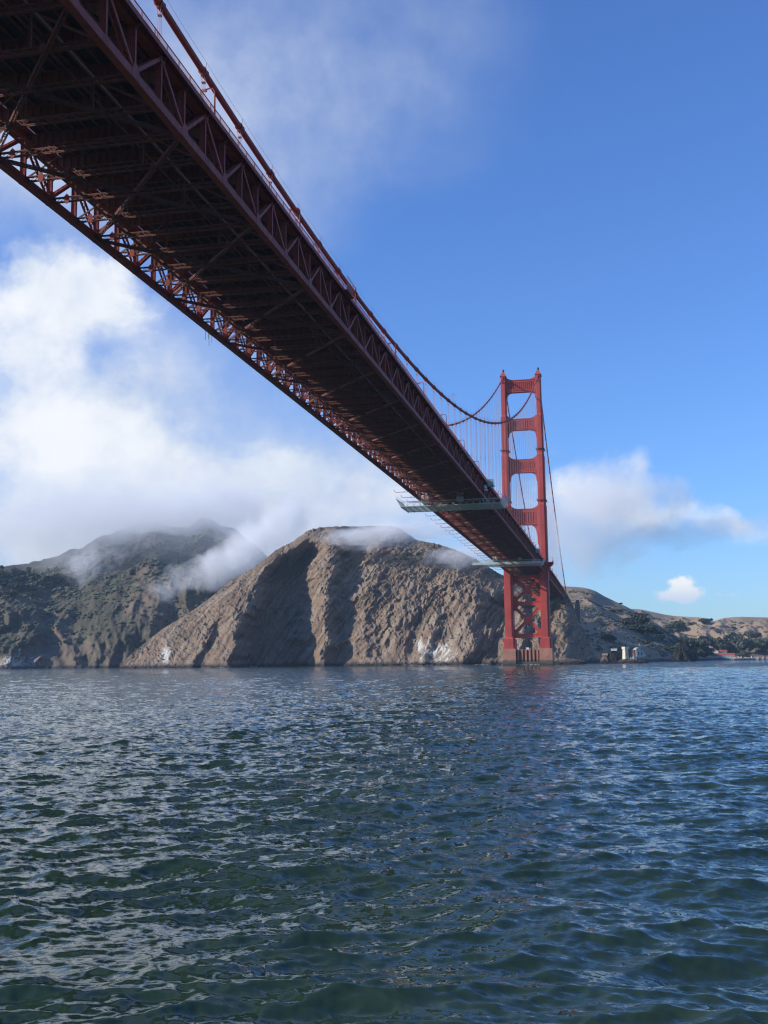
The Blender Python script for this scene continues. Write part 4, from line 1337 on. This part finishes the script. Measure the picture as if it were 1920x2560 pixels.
shp = LAND['headland'][5, :, :2]
random.seed(33)
for i in range(46):
    j = int(60+i*(shp.shape[0]-330)/46+random.uniform(-8, 8))
    s = random.uniform(1.0, 2.6)
    b_ = put('boulder', bl[i % 4], None, (shp[j, 0]+random.uniform(-2, 2), shp[j, 1]-random.uniform(1, 6), -.6), (0, 0, random.uniform(0, 6)), (s*1.3, s, s*random.uniform(.6, 1.1)))
    tag(b_, 'x', 'boulder', 'boulders at the foot of the headland')
number_group('boulders at the foot of the headland', 'dark wet boulder, %s from the left along the foot of the headland')

# surf along the foot of the cliffs
mf, tf, bf = new_mat('surf_foam')
gf = tf.n('ShaderNodeNewGeometry')
bf.inputs['Base Color'].default_value = (.86, .88, .88, 1); bf.inputs['Roughness'].default_value = .9
tf.put(bf.inputs['Alpha'], tf.rng(tf.noise(tf.vmath('MULTIPLY', gf.outputs['Position'], (.7, 1.4, 1)), .9, 6, .7), .47, .6))
def foam(name, pts, wid, label):
    V = []; F = []
    for i, (x, y) in enumerate(pts):
        w = wid*(.4+.6*abs(math.sin(i*1.7+x)))
        for k in (-1, 0, 1):
            V.append((x+.3*k, y-2.5+k*w, .32+.16*math.sin(i*2.1+k)+(.25 if k == 0 else 0)))
    V = np.array(V); n = len(pts)
    o = put(name, np_mesh(name, V, grid_faces(n, 3), mf, True))
    return tag(o, label, 'foam', kind='stuff')
P_ = LAND['headland']
sh = P_[4, ::6, :2]
for k, (a, b_) in enumerate(((30, 56), (96, 104), (116, 128), (132, 139))):
    foam('surf_foam', [tuple(q) for q in sh[a:b_]], 1.6, ['broken white surf below the left foot of the headland', 'short streak of surf under the middle of the headland',
         'white surf below the guano streaked rocks', 'surf breaking against the rocks left of the pier'][k])
foam('surf_foam', [(-9+i*1.5, -8.5+.4*math.sin(i)) for i in range(13)], .7, 'thin white line of foam against the foot of the tower pier')

# ------------------------------------------------------------------ white tower and signal house on the islet
lt = thing('signal_tower', 'small white square tower with a wider block on top, on the rock islet', 'tower', (73.0, 196.0, 3.6), R(40))
MB().taper(-2.0, 2.0, -2.0, 2.0, 0, 8.3, .84).build('shaft', M_CREAM, lt)
MB().taper(-1.9, 1.9, -1.9, 1.9, 8.3, 8.7, 1.12).box(-2.15, 2.15, -2.15, 2.15, 8.7, 10.6).build('head_block', M_CREAM, lt)
MB().box(-.5, .5, -1.93, -1.80, 3.0, 4.6).build('window', M_PANE, lt)
hs_ = thing('signal_house', 'low ruined signal house with a reddish side wall and grey front on the islet', 'house', (83.0, 198.0, 4.3), R(22))
M_RED = simple('faded_red_wall', (0.50, 0.22, 0.18), .85, .25, .8)
def hwall(x0, x1, y0, y1, z0, z1, mat, wins=()):
    m = MB().box(x0, x1, y0, y1, z0, z1)
    w = m.build('wall', mat, hs_)
    for (a, b_, c, d) in wins:
        MB().box(a, b_, y0-.06, y0-.003, c, d).build('window', M_PANE, w)
        MB().box(a-.14, a-.003, y0-.09, y0-.003, c-.1, d+.1).box(b_+.003, b_+.14, y0-.09, y0-.003, c-.1, d+.1).box(a, b_, y0-.09, y0-.003, d+.003, d+.14).build('window_frame', M_CREAM, w)
    return w
hwall(-4.2, -1.8, -1.4, 4, 1.6, 7.2, M_RED)
hwall(-1.797, 2.4, -2.2, 4, .6, 8.0, M_GREYW, [(-.4, .8, 3.0, 5.4)])
hwall(2.403, 5.4, -1.0, 4, .8, 6.8, M_GREYW, [(3.2, 4.2, 2.8, 5.0)])
MB().prism([(-2.0, 8.0), (2.6, 8.0), (.3, 9.2)], -2.4, 4.1).build('roof', M_GREYW, hs_)
MB().box(-4.8, -1.6, -2.6, -1.403, -1.5, 1.55).box(-6.6, -4.803, -1.0, 1.0, -1.5, .8).build('base_wall', M_CREAM, hs_)
MB().tube([(3.2, 1, 6.8), (3.2, 1, 12.6)], .09, 5).box(2.9, 3.5, .7, 1.3, 11.4, 12.2).build('mast', M_GREYW, hs_)
MB().box(5.4, 7.2, -.6, .8, 1.6, 3.4).tube([(6.3, 0, 3.4), (6.3, 0, 5.4)], .3, 6).build('fog_horn', M_CREAM, hs_)

# the islet and the rocks beside it stand clear of the headland's shadow
for o in list(COL.objects):
    if o.parent is None and (o.name.startswith(('rock_islet', 'shore_rock', 'concrete_slab', 'signal_'))):
        o.location.y -= 64

# ------------------------------------------------------------------ concrete pylon where the side span lands
M_PYLON = simple('dark_concrete', (0.16, 0.155, 0.14), .9, .2, .3)
py_ = thing('concrete_pylon', 'tall shaded concrete pylon beside the cliff where the side span lands', 'pylon', (28.0, 296.0, 30.0))
MB().taper(-2.3, 2.3, -4, 4, 0, 30, .93).build('shaft', M_PYLON, py_)
MB().box(-1.7, 1.7, -3, 3, 30, 34.2).build('cap', M_PYLON, py_)
MB().box(-2.75, -2.16, -2, 2, 20, 31.5).build('fin', M_PYLON, py_)
MB().box(-.35, .35, -4.2, -3.72, 4, 29).build('pilaster', M_PYLON, py_)

# ------------------------------------------------------------------ waterfront buildings far right
def gable(name, label, loc, rz, L, Wd, wall_h, roof_h, wins, chim=0):
    root = thing(name, label, 'building', loc, rz)
    w = MB().box(-L/2, L/2, -Wd/2, Wd/2, -2.5, wall_h).prismx([(-Wd/2, wall_h), (Wd/2, wall_h), (0, wall_h+roof_h-.2)], -L/2, -L/2+.3)
    w.prismx([(-Wd/2, wall_h), (Wd/2, wall_h), (0, wall_h+roof_h-.2)], L/2-.3, L/2)
    w = w.build('wall', M_CREAM if L < 24 else M_GREYW, root)
    m = MB()
    for s in (-1, 1):
        p = Vector((0, s*(Wd/2+.5), wall_h-.25)); q = Vector((0, 0, wall_h+roof_h))
        d = (q-p); n = Vector((1, 0, 0)).cross(d).normalized()
        m.quadbox((p+q)/2, (L/2+.5, 0, 0), d/2, n*.12)
    rf = m.build('roof', M_ROOF, root)
    for k in range(chim):
        MB().box(-.5, .5, -.5, .5, 0, 1.8).build('chimney', M_ROOF, rf, (-L/4+k*L/2, 0, wall_h+roof_h-.4))
    for k in range(wins):
        x = -L/2+(k+.5)*L/wins
        wf = MB().box(-.55, .55, -.08, 0, 0, 1.5).build('window', M_PANE, w, (x, -Wd/2-.003, wall_h*.38))
        MB().box(-.7, -.553, -.12, 0, -.1, 1.6).box(.553, .7, -.12, 0, -.1, 1.6).box(-.7, .7, -.12, 0, 1.503, 1.65).build('window_frame', M_WHITE, wf)
    return root
gable('boathouse', 'long grey green boathouse with a red roof standing on the waterfront pier', (223.0, 884, 2.0), -.02, 27, 9, 5.6, 2.6, 8)
gable('white_house', 'white gabled house with a red roof behind the long boathouse, left one', (211.5, 897, 7.6), 1.5, 12, 7, 5.2, 3.0, 3, 1)
gable('white_house', 'white house with a broad red roof behind the right end of the boathouse', (221.5, 899, 7.2), 0.05, 11, 8, 5.0, 3.0, 4, 1)
gable('white_shed', 'small white shed at the left end of the boathouse', (205.5, 884, 1.8), 1.45, 7, 5, 3.8, 2.0, 2)
gable('white_shed', 'little white hut with a red roof near the shore left of the boathouse', (202.5, 880, 1.6), 0.2, 4, 3, 2.0, 1.2, 1)
gable('white_shed', 'small white hut with a pink roof on the pier in front of the boathouse', (238.0, 877, 2.2), 0.1, 4, 3, 2.2, 1.3, 1)
for i in range(5):
    gable('row_house', ['first', 'second', 'third', 'fourth', 'fifth'][i]+' white gabled house from the left in the row behind the pier', (270+i*7.5, 893+i*1.5, 2.6), 1.57, 7, 3.8, 1.5, 2.2, 2)
M_PIERD = simple('pier_deck', (0.46, 0.42, 0.36), .85, .15, .5)
pr = thing('timber_pier', 'long low pier on dark piles in front of the waterfront buildings', 'pier', (205, 872, 0))
MB().box(0, 125, -3, 5, 2.0, 2.5).build('deck', M_PIERD, pr)
pl = MB().tube([(0, 0, -2), (0, 0, 1.998)], .28, 6).mesh('pile', M_WOOD)
for i in range(48):
    for yy in (-2.6, 4.4):
        put('pile', pl, pr, (1.5+i*2.6, yy, 0))
def car(x, y, z, rz, label, mat, L=4.6, hh=1.5, van=False):
    root = thing('parked_car', label, 'car', (x, y, z), rz)
    prof_ = [(-L/2, .35), (L/2, .35), (L/2, .85), (L*.30, .95), (L*.16, hh), (-L*.34, hh), (-L/2, .95)] if not van else [(-L/2, .35), (L/2, .35), (L/2, 1.0), (L*.38, hh), (-L/2, hh)]
    MB().prism(prof_, -.85, .85).build('body', mat, root)
    MB().prism([(L*.13, hh-.08), (L*.26, 1.0), (-L*.3, 1.0), (-L*.3, hh-.08)], -.87, -.853).prism([(L*.13, hh-.08), (L*.26, 1.0), (-L*.3, 1.0), (-L*.3, hh-.08)], .853, .87).build('side_windows', M_PANE, root)
    for wx in (-L*.3, L*.3):
        for wy in (-.8, .8):
            MB().tube([(wx, wy-.1, .34), (wx, wy+.1, .34)], .34, 10).build('wheel', M_DARK, root)
for i, (x, lb, v) in enumerate(((243, 'white van parked on the pier right beside the boathouse', True), (252, 'white car parked at the middle of the pier', False),
                               (257.5, 'grey car parked on the pier next to the white truck', False), (262, 'tall white truck parked on the pier before the row of houses', True))):
    car(x, 874, 2.5, .1*i, lb, M_WHITE if i != 2 else M_GREYW, 5.6 if v else 4.4, 2.7 if v else 1.5, v)
for i, (x, h_) in enumerate(((209, 12), (217.0, 12.5))):
    tag(MB().tube([(x, 893, 6), (x, 893, 6+h_)], [.22, .12], 6).bar((x-1, 893, 5+h_), (x+1, 893, 5+h_), .1, .1).build('utility_pole', M_GREYW),
        ['pale utility pole above the roof of the left white house', 'pale utility pole above the right white house'][i], 'pole')

# ------------------------------------------------------------------ trees
M_LEAF = [simple('foliage_dark', (0.050, 0.066, 0.036), .8, .35, .6), simple('foliage_olive', (0.075, 0.085, 0.046), .8, .35, .6), simple('foliage_grey', (0.085, 0.098, 0.065), .8, .3, .6)]
M_BARK = simple('bark', (0.10, 0.075, 0.055), .9, .2, 2.0)
def crown_mesh(name, seed, shape, mat, n=900, leaf=.075):
    r = np.random.default_rng(seed)
    nc = 26
    C = r.normal(size=(nc, 3)); C /= np.linalg.norm(C, axis=1)[:, None]
    C *= r.uniform(.35, 1.0, (nc, 1))**.6
    C *= np.array(shape[:3]); C[:, 2] = C[:, 2]+shape[3]
    if shape[4]:                       # conical
        C[:, :2] *= (1-.75*np.clip((C[:, 2]-.25)/.75, 0, 1))[:, None]
    idx = r.integers(0, nc, n)
    cr = r.uniform(.10, .19, nc)
    d = r.normal(size=(n, 3)); d /= np.linalg.norm(d, axis=1)[:, None]
    p = C[idx]+d*(cr[idx]*r.uniform(.3, 1.0, n)**.5)[:, None]*np.array([1, 1, .8])
    a = r.normal(size=(n, 3)); a /= np.linalg.norm(a, axis=1)[:, None]
    b = np.cross(a, d+r.normal(size=(n, 3))*.4); b /= np.linalg.norm(b, axis=1)[:, None]
    s = (leaf*r.uniform(.6, 1.35, n))[:, None]
    V = np.stack([p-a*s-b*s*.6, p+a*s-b*s*.6, p+a*s*.8+b*s*.7, p-a*s*.8+b*s*.7], 1).reshape(-1, 3)
    return np_mesh(name, V, np.arange(4*n).reshape(-1, 4), mat, False)
def trunk_mesh(seed, h):
    r = random.Random(seed); m = MB()
    m.tube([(0, 0, -.06), (.01, 0, h*.5), (r.uniform(-.03, .03), r.uniform(-.03, .03), h)], [.035, .026, .015], 7)
    for k in range(5):
        a = k*1.3+r.uniform(0, .6)
        m.tube([(0, 0, h*(.55+.09*k)), (.17*math.cos(a), .17*math.sin(a), h*(.8+.08*k)), (.30*math.cos(a), .30*math.sin(a), h*(1.0+.08*k))], [.016, .011, .005], 5)
    return m.mesh('trunk', M_BARK)
TREE = []
for i, (shape, mi) in enumerate((((.52, .52, .34, .58, 0), 0), ((.60, .60, .30, .60, 0), 1), ((.46, .46, .42, .55, 0), 2), ((.34, .34, .52, .52, 1), 0))):
    TREE.append((crown_mesh('crown', 50+i, shape, M_LEAF[mi]), trunk_mesh(60+i, .55)))
def ground(name, x, y):
    P = LAND[name]
    d = (P[..., 0]-x)**2+(P[..., 1]-y)**2
    return float(P.reshape(-1, 3)[d.argmin(), 2])
def tree(kind, x, y, z, w, h, label, group=None, name='tree'):
    root = thing(name, label, 'tree', (x, y, z), random.uniform(0, 6.28), group)
    root.scale = (w, w, h)
    put('trunk', TREE[kind][1], root)
    put('crown', TREE[kind][0], root)
    return root

random.seed(5)
EAST = [(0, 57.3, 449.4, 37.6, 12.3, 9.6), (1, 52.2, 451, 37, 7.2, 6.2), (0, 61.7, 453.2, 37.9, 6.8, 6.8), (1, 77.2, 603.0, 62.4, 12.1, 9.0), (2, 83.4, 609.5, 61.5, 15.6, 10.4), (1, 91.2, 695.4, 59.5, 14.7, 11.0), (0, 81.9, 643.6, 54.5, 15.9, 10.6), (0, 91.0, 593.2, 47.3, 17.1, 12.0), (0, 100.8, 679.5, 48.2, 18.1, 14.5), (0, 107.1, 631.5, 43.9, 14.1, 12.3), (1, 85.8, 582.4, 42.5, 11.9, 7.8), (1, 70.9, 687.7, 73.3, 7.3, 5.1), (0, 65.1, 590.9, 66.6, 8.5, 3.8), (0, 60.3, 680.7, 70.2, 8.0, 3.3), (0, 97.0, 604.4, 41.3, 12.1, 8.6), (0, 112.0, 660.0, 40, 13.2, 10.3), (0, 72.9, 787.0, 82.3, 5.8, 3.1), (1, 120.0, 663.0, 37.0, 10.8, 7.9), (0, 123.2, 635.7, 34.5, 7.8, 7.0), (1, 101.7, 538.2, 28.3, 9.9, 5.9), (1, 127, 560, 14, 11.0, 7.3), (1, 102.6, 765, 64.6, 11.6, 6.9)]
FARW = [(1, 167.7, 1323.2, 51.4, 23.2, 20.6), (0, 168.3, 1159.7, 46.9, 23.8, 23.8), (0, 185.3, 1313.1, 50.8, 18.0, 18.0), (1, 159.4, 1319.5, 50.0, 12.9, 12.9), (0, 207.2, 1342.4, 62.1, 18.2, 10.4), (0, 234.7, 1419.7, 69.1, 18.9, 12.4), (0, 256.7, 1608.6, 77.4, 17.5, 10.5), (1, 203.2, 1410.0, 57.3, 21.5, 11.8), (1, 299.2, 1688.8, 65.2, 12.1, 7.2), (1, 283.4, 1358.0, 57.1, 8.9, 4.7), (1, 316.4, 1299.9, 50.5, 12.8, 6.7), (1, 241.0, 1291.1, 53.8, 10.2, 6.6)]
WATERF = [(1, 141.2, 574.0, 11.9, 18.6, 18.6), (0, 156.1, 665.4, 14.2, 18.0, 19.8), (1, 167.8, 693.1, 12.4, 20.2, 22.0), (1, 198.8, 986.4, 13.9, 24.0, 26.2), (0, 147.0, 567.9, 4.0, 15.2, 15.2), (1, 167.8, 646.7, 3.8, 17.8, 17.8), (0, 182.1, 709.4, 5.4, 16.7, 18.5), (0, 217.7, 1000.8, 17.4, 24.2, 20.9), (1, 226.9, 991.5, 11.0, 17.5, 17.5), (2, 242.4, 1011.1, 9.4, 26.6, 28.8), (2, 252.5, 1011.5, 8.1, 33.2, 34.4), (2, 256.3, 966.4, 9.1, 23.8, 26.0), (1, 286.8, 1088.7, 30.7, 20.8, 18.5), (1, 279.0, 979.5, 10.6, 24.0, 24.0), (0, 293.7, 984.1, 9.6, 28.5, 26.3), (1, 303.1, 1001.8, 12.2, 26.5, 26.5), (1, 258.8, 942.1, 2.4, 12.8, 12.8), (1, 249.4, 935.8, 0.5, 10.6, 10.6), (0, 312, 1010, 14, 26, 25), (1, 322, 1030, 18, 24, 22), (0, 270, 1040, 16, 24, 22)]
WESTG = [(3, -858.4, 682.6, 134.8, 15.1, 15.3), (0, -864.0, 707.5, 136.8, 16.8, 15.0), (3, -854.1, 710.0, 136.5, 16.8, 19.3), (0, -836.6, 699.4, 135.7, 18.9, 16.6), (3, -824.0, 699.9, 133.7, 16.8, 20.3), (0, -803.3, 682.6, 129.9, 17.1, 17.1), (0, -809.1, 608.5, 113.3, 21.5, 14.3), (1, -790.7, 613.3, 111.5, 21.4, 15.7), (0, -785.0, 633.0, 110.9, 18.0, 14.4), (1, -771.7, 561.7, 99.5, 20.8, 12.5), (3, -773.5, 640.1, 124.8, 10.8, 15.0), (1, -754.7, 592.8, 100.4, 14.0, 11.9), (3, -846, 692, 134, 13, 19), (0, -872, 690, 136, 18, 16), (3, -880, 716, 138, 14, 20), (0, -818, 660, 126, 18, 15)]
for i, (k, x, y, z, w, h) in enumerate(EAST):
    z = ground('east_hill', x, y)-.3
    one = {0: 'dark rounded tree standing alone on the bare slope above the white signal tower',
           1: 'small olive bush at the left foot of the lone rounded tree on the east hill',
           2: 'small dark tree touching the right side of the lone rounded tree on the east hill',
           4: 'pale grey green broad tree on the shoulder of the east hill',
           16: 'tiny dark tree on the skyline of the east hill'}.get(i)
    tree(k, x, y, z, w, h, one or 'dark spreading tree in the thicket on the right flank of the east hill', None if one else 'thicket on the east hill')
for i, (k, x, y, z, w, h) in enumerate(FARW):
    one = {1: 'large dark round tree at the foot of the golden far hills, above the sea stack'}.get(i)
    tree(k, x, y, z, w, h, one or 'dark bushy tree dotted on the golden far hills', None if one else 'trees on the far hills')
for i, (k, x, y, z, w, h) in enumerate(WATERF):
    z = ground('east_hill', x, y) if y < 800 else z
    one = {10: 'largest grey green domed tree, right behind the white houses on the waterfront', 9: 'tall grey green tree leaning into the left of the largest domed tree',
           11: 'grey green tree in front of the largest domed tree, behind the pier', 7: 'dark domed tree above the roof of the left white house'}.get(i)
    tree(k, x, y, z-.5, w, h, one or 'dark green tree in the grove behind the waterfront pier', None if one else 'grove behind the waterfront')
for i, (k, x, y, z, w, h) in enumerate(WESTG):
    tree(k, x, y, ground('west_hill', x, y)-.8, w, h, 'dark pine in the grove on the shoulder of the foggy west hill' if k == 3 else 'broad dark tree in the grove on the shoulder of the foggy west hill',
         'pines on the west hill' if k == 3 else 'broad trees on the west hill')

number_group('thicket on the east hill', 'dark spreading tree, %s from the left in the thicket on the east hill')
number_group('trees on the far hills', 'dark bushy tree, %s from the left of those dotted on the golden far hills')
number_group('grove behind the waterfront', 'dark green tree, %s from the left in the grove behind the waterfront')
number_group('pines on the west hill', 'dark pointed pine, %s from the left of the pines on the foggy west hill')
number_group('broad trees on the west hill', 'broad dark tree, %s from the left of the round crowns on the foggy west hill')

# low scrub scattered over the slopes
def scrub(name, n, seed, size, label, mat, tmax=.97, cond=None):
    P = LAND[name]; nr, nc = P.shape[:2]
    r = np.random.default_rng(seed)
    V = []; F = []
    ico = np.array([(0, 0, 1), (.9, 0, .25), (.28, .85, .25), (-.73, .53, .25), (-.73, -.53, .25), (.28, -.85, .25), (.6, .5, -.3), (-.3, .75, -.3), (-.8, 0, -.3), (-.3, -.75, -.3), (.6, -.5, -.3)])
    fc = np.array([(0, 1, 2), (0, 2, 3), (0, 3, 4), (0, 4, 5), (0, 5, 1), (1, 6, 2), (2, 7, 3), (3, 8, 4), (4, 9, 5), (5, 10, 1), (2, 6, 7), (3, 7, 8), (4, 8, 9), (5, 9, 10), (1, 10, 6)])
    c = 0
    while c < n:
        i = r.integers(int(nr*.08), int(nr*tmax)-20); j = r.integers(0, nc)
        p = P[i, j]
        if p[2] < 6: continue
        if fbm(p[0]/38, p[1]/38+p[2]/40, 3, seed) < .02 + r.normal()*.12: continue
        s = size*r.uniform(.5, 1.5)
        k = ico*(1+r.normal(size=(11, 1))*.22)*np.array([s*1.15, s*1.15, s*.75])
        a = r.uniform(0, 6.28); k = np.stack([k[:, 0]*np.cos(a)-k[:, 1]*np.sin(a), k[:, 0]*np.sin(a)+k[:, 1]*np.cos(a), k[:, 2]], 1)
        V.append(k+p+np.array([0, 0, s*.15])); F.append(fc+11*c); c += 1
    o = put('hillside_scrub', np_mesh('hillside_scrub', np.concatenate(V), np.concatenate(F), mat, False))
    return tag(o, label, 'scrub', kind='stuff')
scrub('west_hill', 5200, 71, 2.6, 'dark coastal scrub covering the foggy west hill', M_LEAF[1], .92)
scrub('east_hill', 1900, 72, 1.7, 'patches of dark scrub on the brown east hill', M_LEAF[1], .90)
scrub('far_hills', 1100, 73, 2.6, 'dark bushes sprinkled over the golden far hills', M_LEAF[0], .90)
scrub('headland', 500, 74, 1.0, 'sparse low scrub on the upper cliff of the headland', M_LEAF[1], .98)


# ------------------------------------------------------------------ haze and fog
def volume_mat(name, density, colr=(0.93, 0.95, 1.0), aniso=0.2):
    m = bpy.data.materials.new(name); m.use_nodes = True
    m.node_tree.nodes.clear()
    t = NT(m.node_tree)
    v = t.n('ShaderNodeVolumePrincipled')
    v.inputs['Color'].default_value = colr + (1,)
    v.inputs['Anisotropy'].default_value = aniso
    v.inputs['Density'].default_value = density
    o = t.n('ShaderNodeOutputMaterial')
    m.node_tree.links.new(v.outputs[0], o.inputs['Volume'])
    return m, t, v
HAZE = 0.00005
if HAZE > 0:
    mh, _, _ = volume_mat('haze_air', HAZE, (0.55, 0.76, 1.0), 0.0)
    hz = MB().box(-2200, 2000, -1400, 2600, -4.0, 330).build('haze', mh)
    tag(hz, 'thin bluish sea haze filling the air over the strait', 'haze', kind='stuff')
def ball(rx, ry, rz, n=20, m=12):
    th = np.linspace(0, 2*np.pi, n, endpoint=False)[None]; ph = np.linspace(0, np.pi, m)[:, None]
    V = np.stack([np.sin(ph)*np.cos(th)*rx, np.sin(ph)*np.sin(th)*ry, np.cos(ph)*rz+0*th], -1).reshape(-1, 3)
    return V, grid_faces(m, n, True)[:, ::-1]
def fog(label, loc, rad, dens, scale, thr, rot=0.0, stretch=(1, 1, 1), soft=.35, dirn=None, colr=(0.998, 0.998, 1.0), cat='fog'):
    mf_, t, v = volume_mat('fog_bank', 0, colr, 0.0)
    V, F = ball(*rad)
    me = bpy.data.meshes.new('fog'); me.from_pydata([tuple(q) for q in V], [], [tuple(f) for f in F]); me.materials.append(mf_)
    o = put('fog', me, None, loc, (0, 0, rot))
    if dirn:
        o.rotation_mode = 'QUATERNION'
        o.rotation_quaternion = Vector(dirn).to_track_quat('X', 'Z')
    tcn = t.n('ShaderNodeTexCoord')
    ob = tcn.outputs['Object']
    ln = t.vmath('LENGTH', t.vmath('MULTIPLY', ob, (1/rad[0], 1/rad[1], 1/rad[2])), out=1)
    fall = t.rng(ln, 1.0, .15)
    nz = t.noise(t.vmath('MULTIPLY', ob, stretch), scale, 5, .6, .3)
    d = t.math('SUBTRACT', t.math('ADD', t.math('MULTIPLY', fall, .75), t.math('MULTIPLY', t.math('SUBTRACT', nz, .5), 1.9)), thr)
    d = t.math('MULTIPLY', t.rng(d, 0, soft, 0, 1), dens)
    t.put(v.inputs['Density'], d)
    return tag(o, label, cat, kind='stuff')

fog('bright fog tongue pouring down behind the left slope of the headland', (-400, 496, 152), (160, 58, 46), .045, .020, .27, soft=.5, dirn=(.74, .46, .50))
fog('white fog bank hiding the left end of the west hill', (-800, 770, 232), (230, 190, 78), .007, .011, .25)
fog('wide thin veil of mist over the upper west hill and its saddle', (-640, 860, 215), (420, 300, 120), .0012, .008, -.25, soft=.6)
fog('drifting fog over the summit of the west hill', (-690, 960, 262), (270, 160, 70), .016, .012, .30)
fog('thin fog wisp rising along the slope of the west hill', (-668, 590, 150), (75, 40, 48), .022, .028, .40)
fog('thin mist drifting across the top of the headland', (-178, 300, 141), (108, 40, 21), .05, .035, .30, stretch=(.6, 1, 1.5))
fog('faint mist lying on the right shoulder of the headland', (-82, 285, 115), (70, 32, 19), .034, .04, .31, stretch=(.6, 1, 1.5))
fog('pale fog bank beside the tower hiding part of the side span cable', (52, 205, 142), (98, 62, 72), .020, .020, .22)
fog('long thin fog streak drifting right of the tower', (152, 215, 124), (120, 45, 20), .012, .030, .28, stretch=(.5, 1, 1.4))
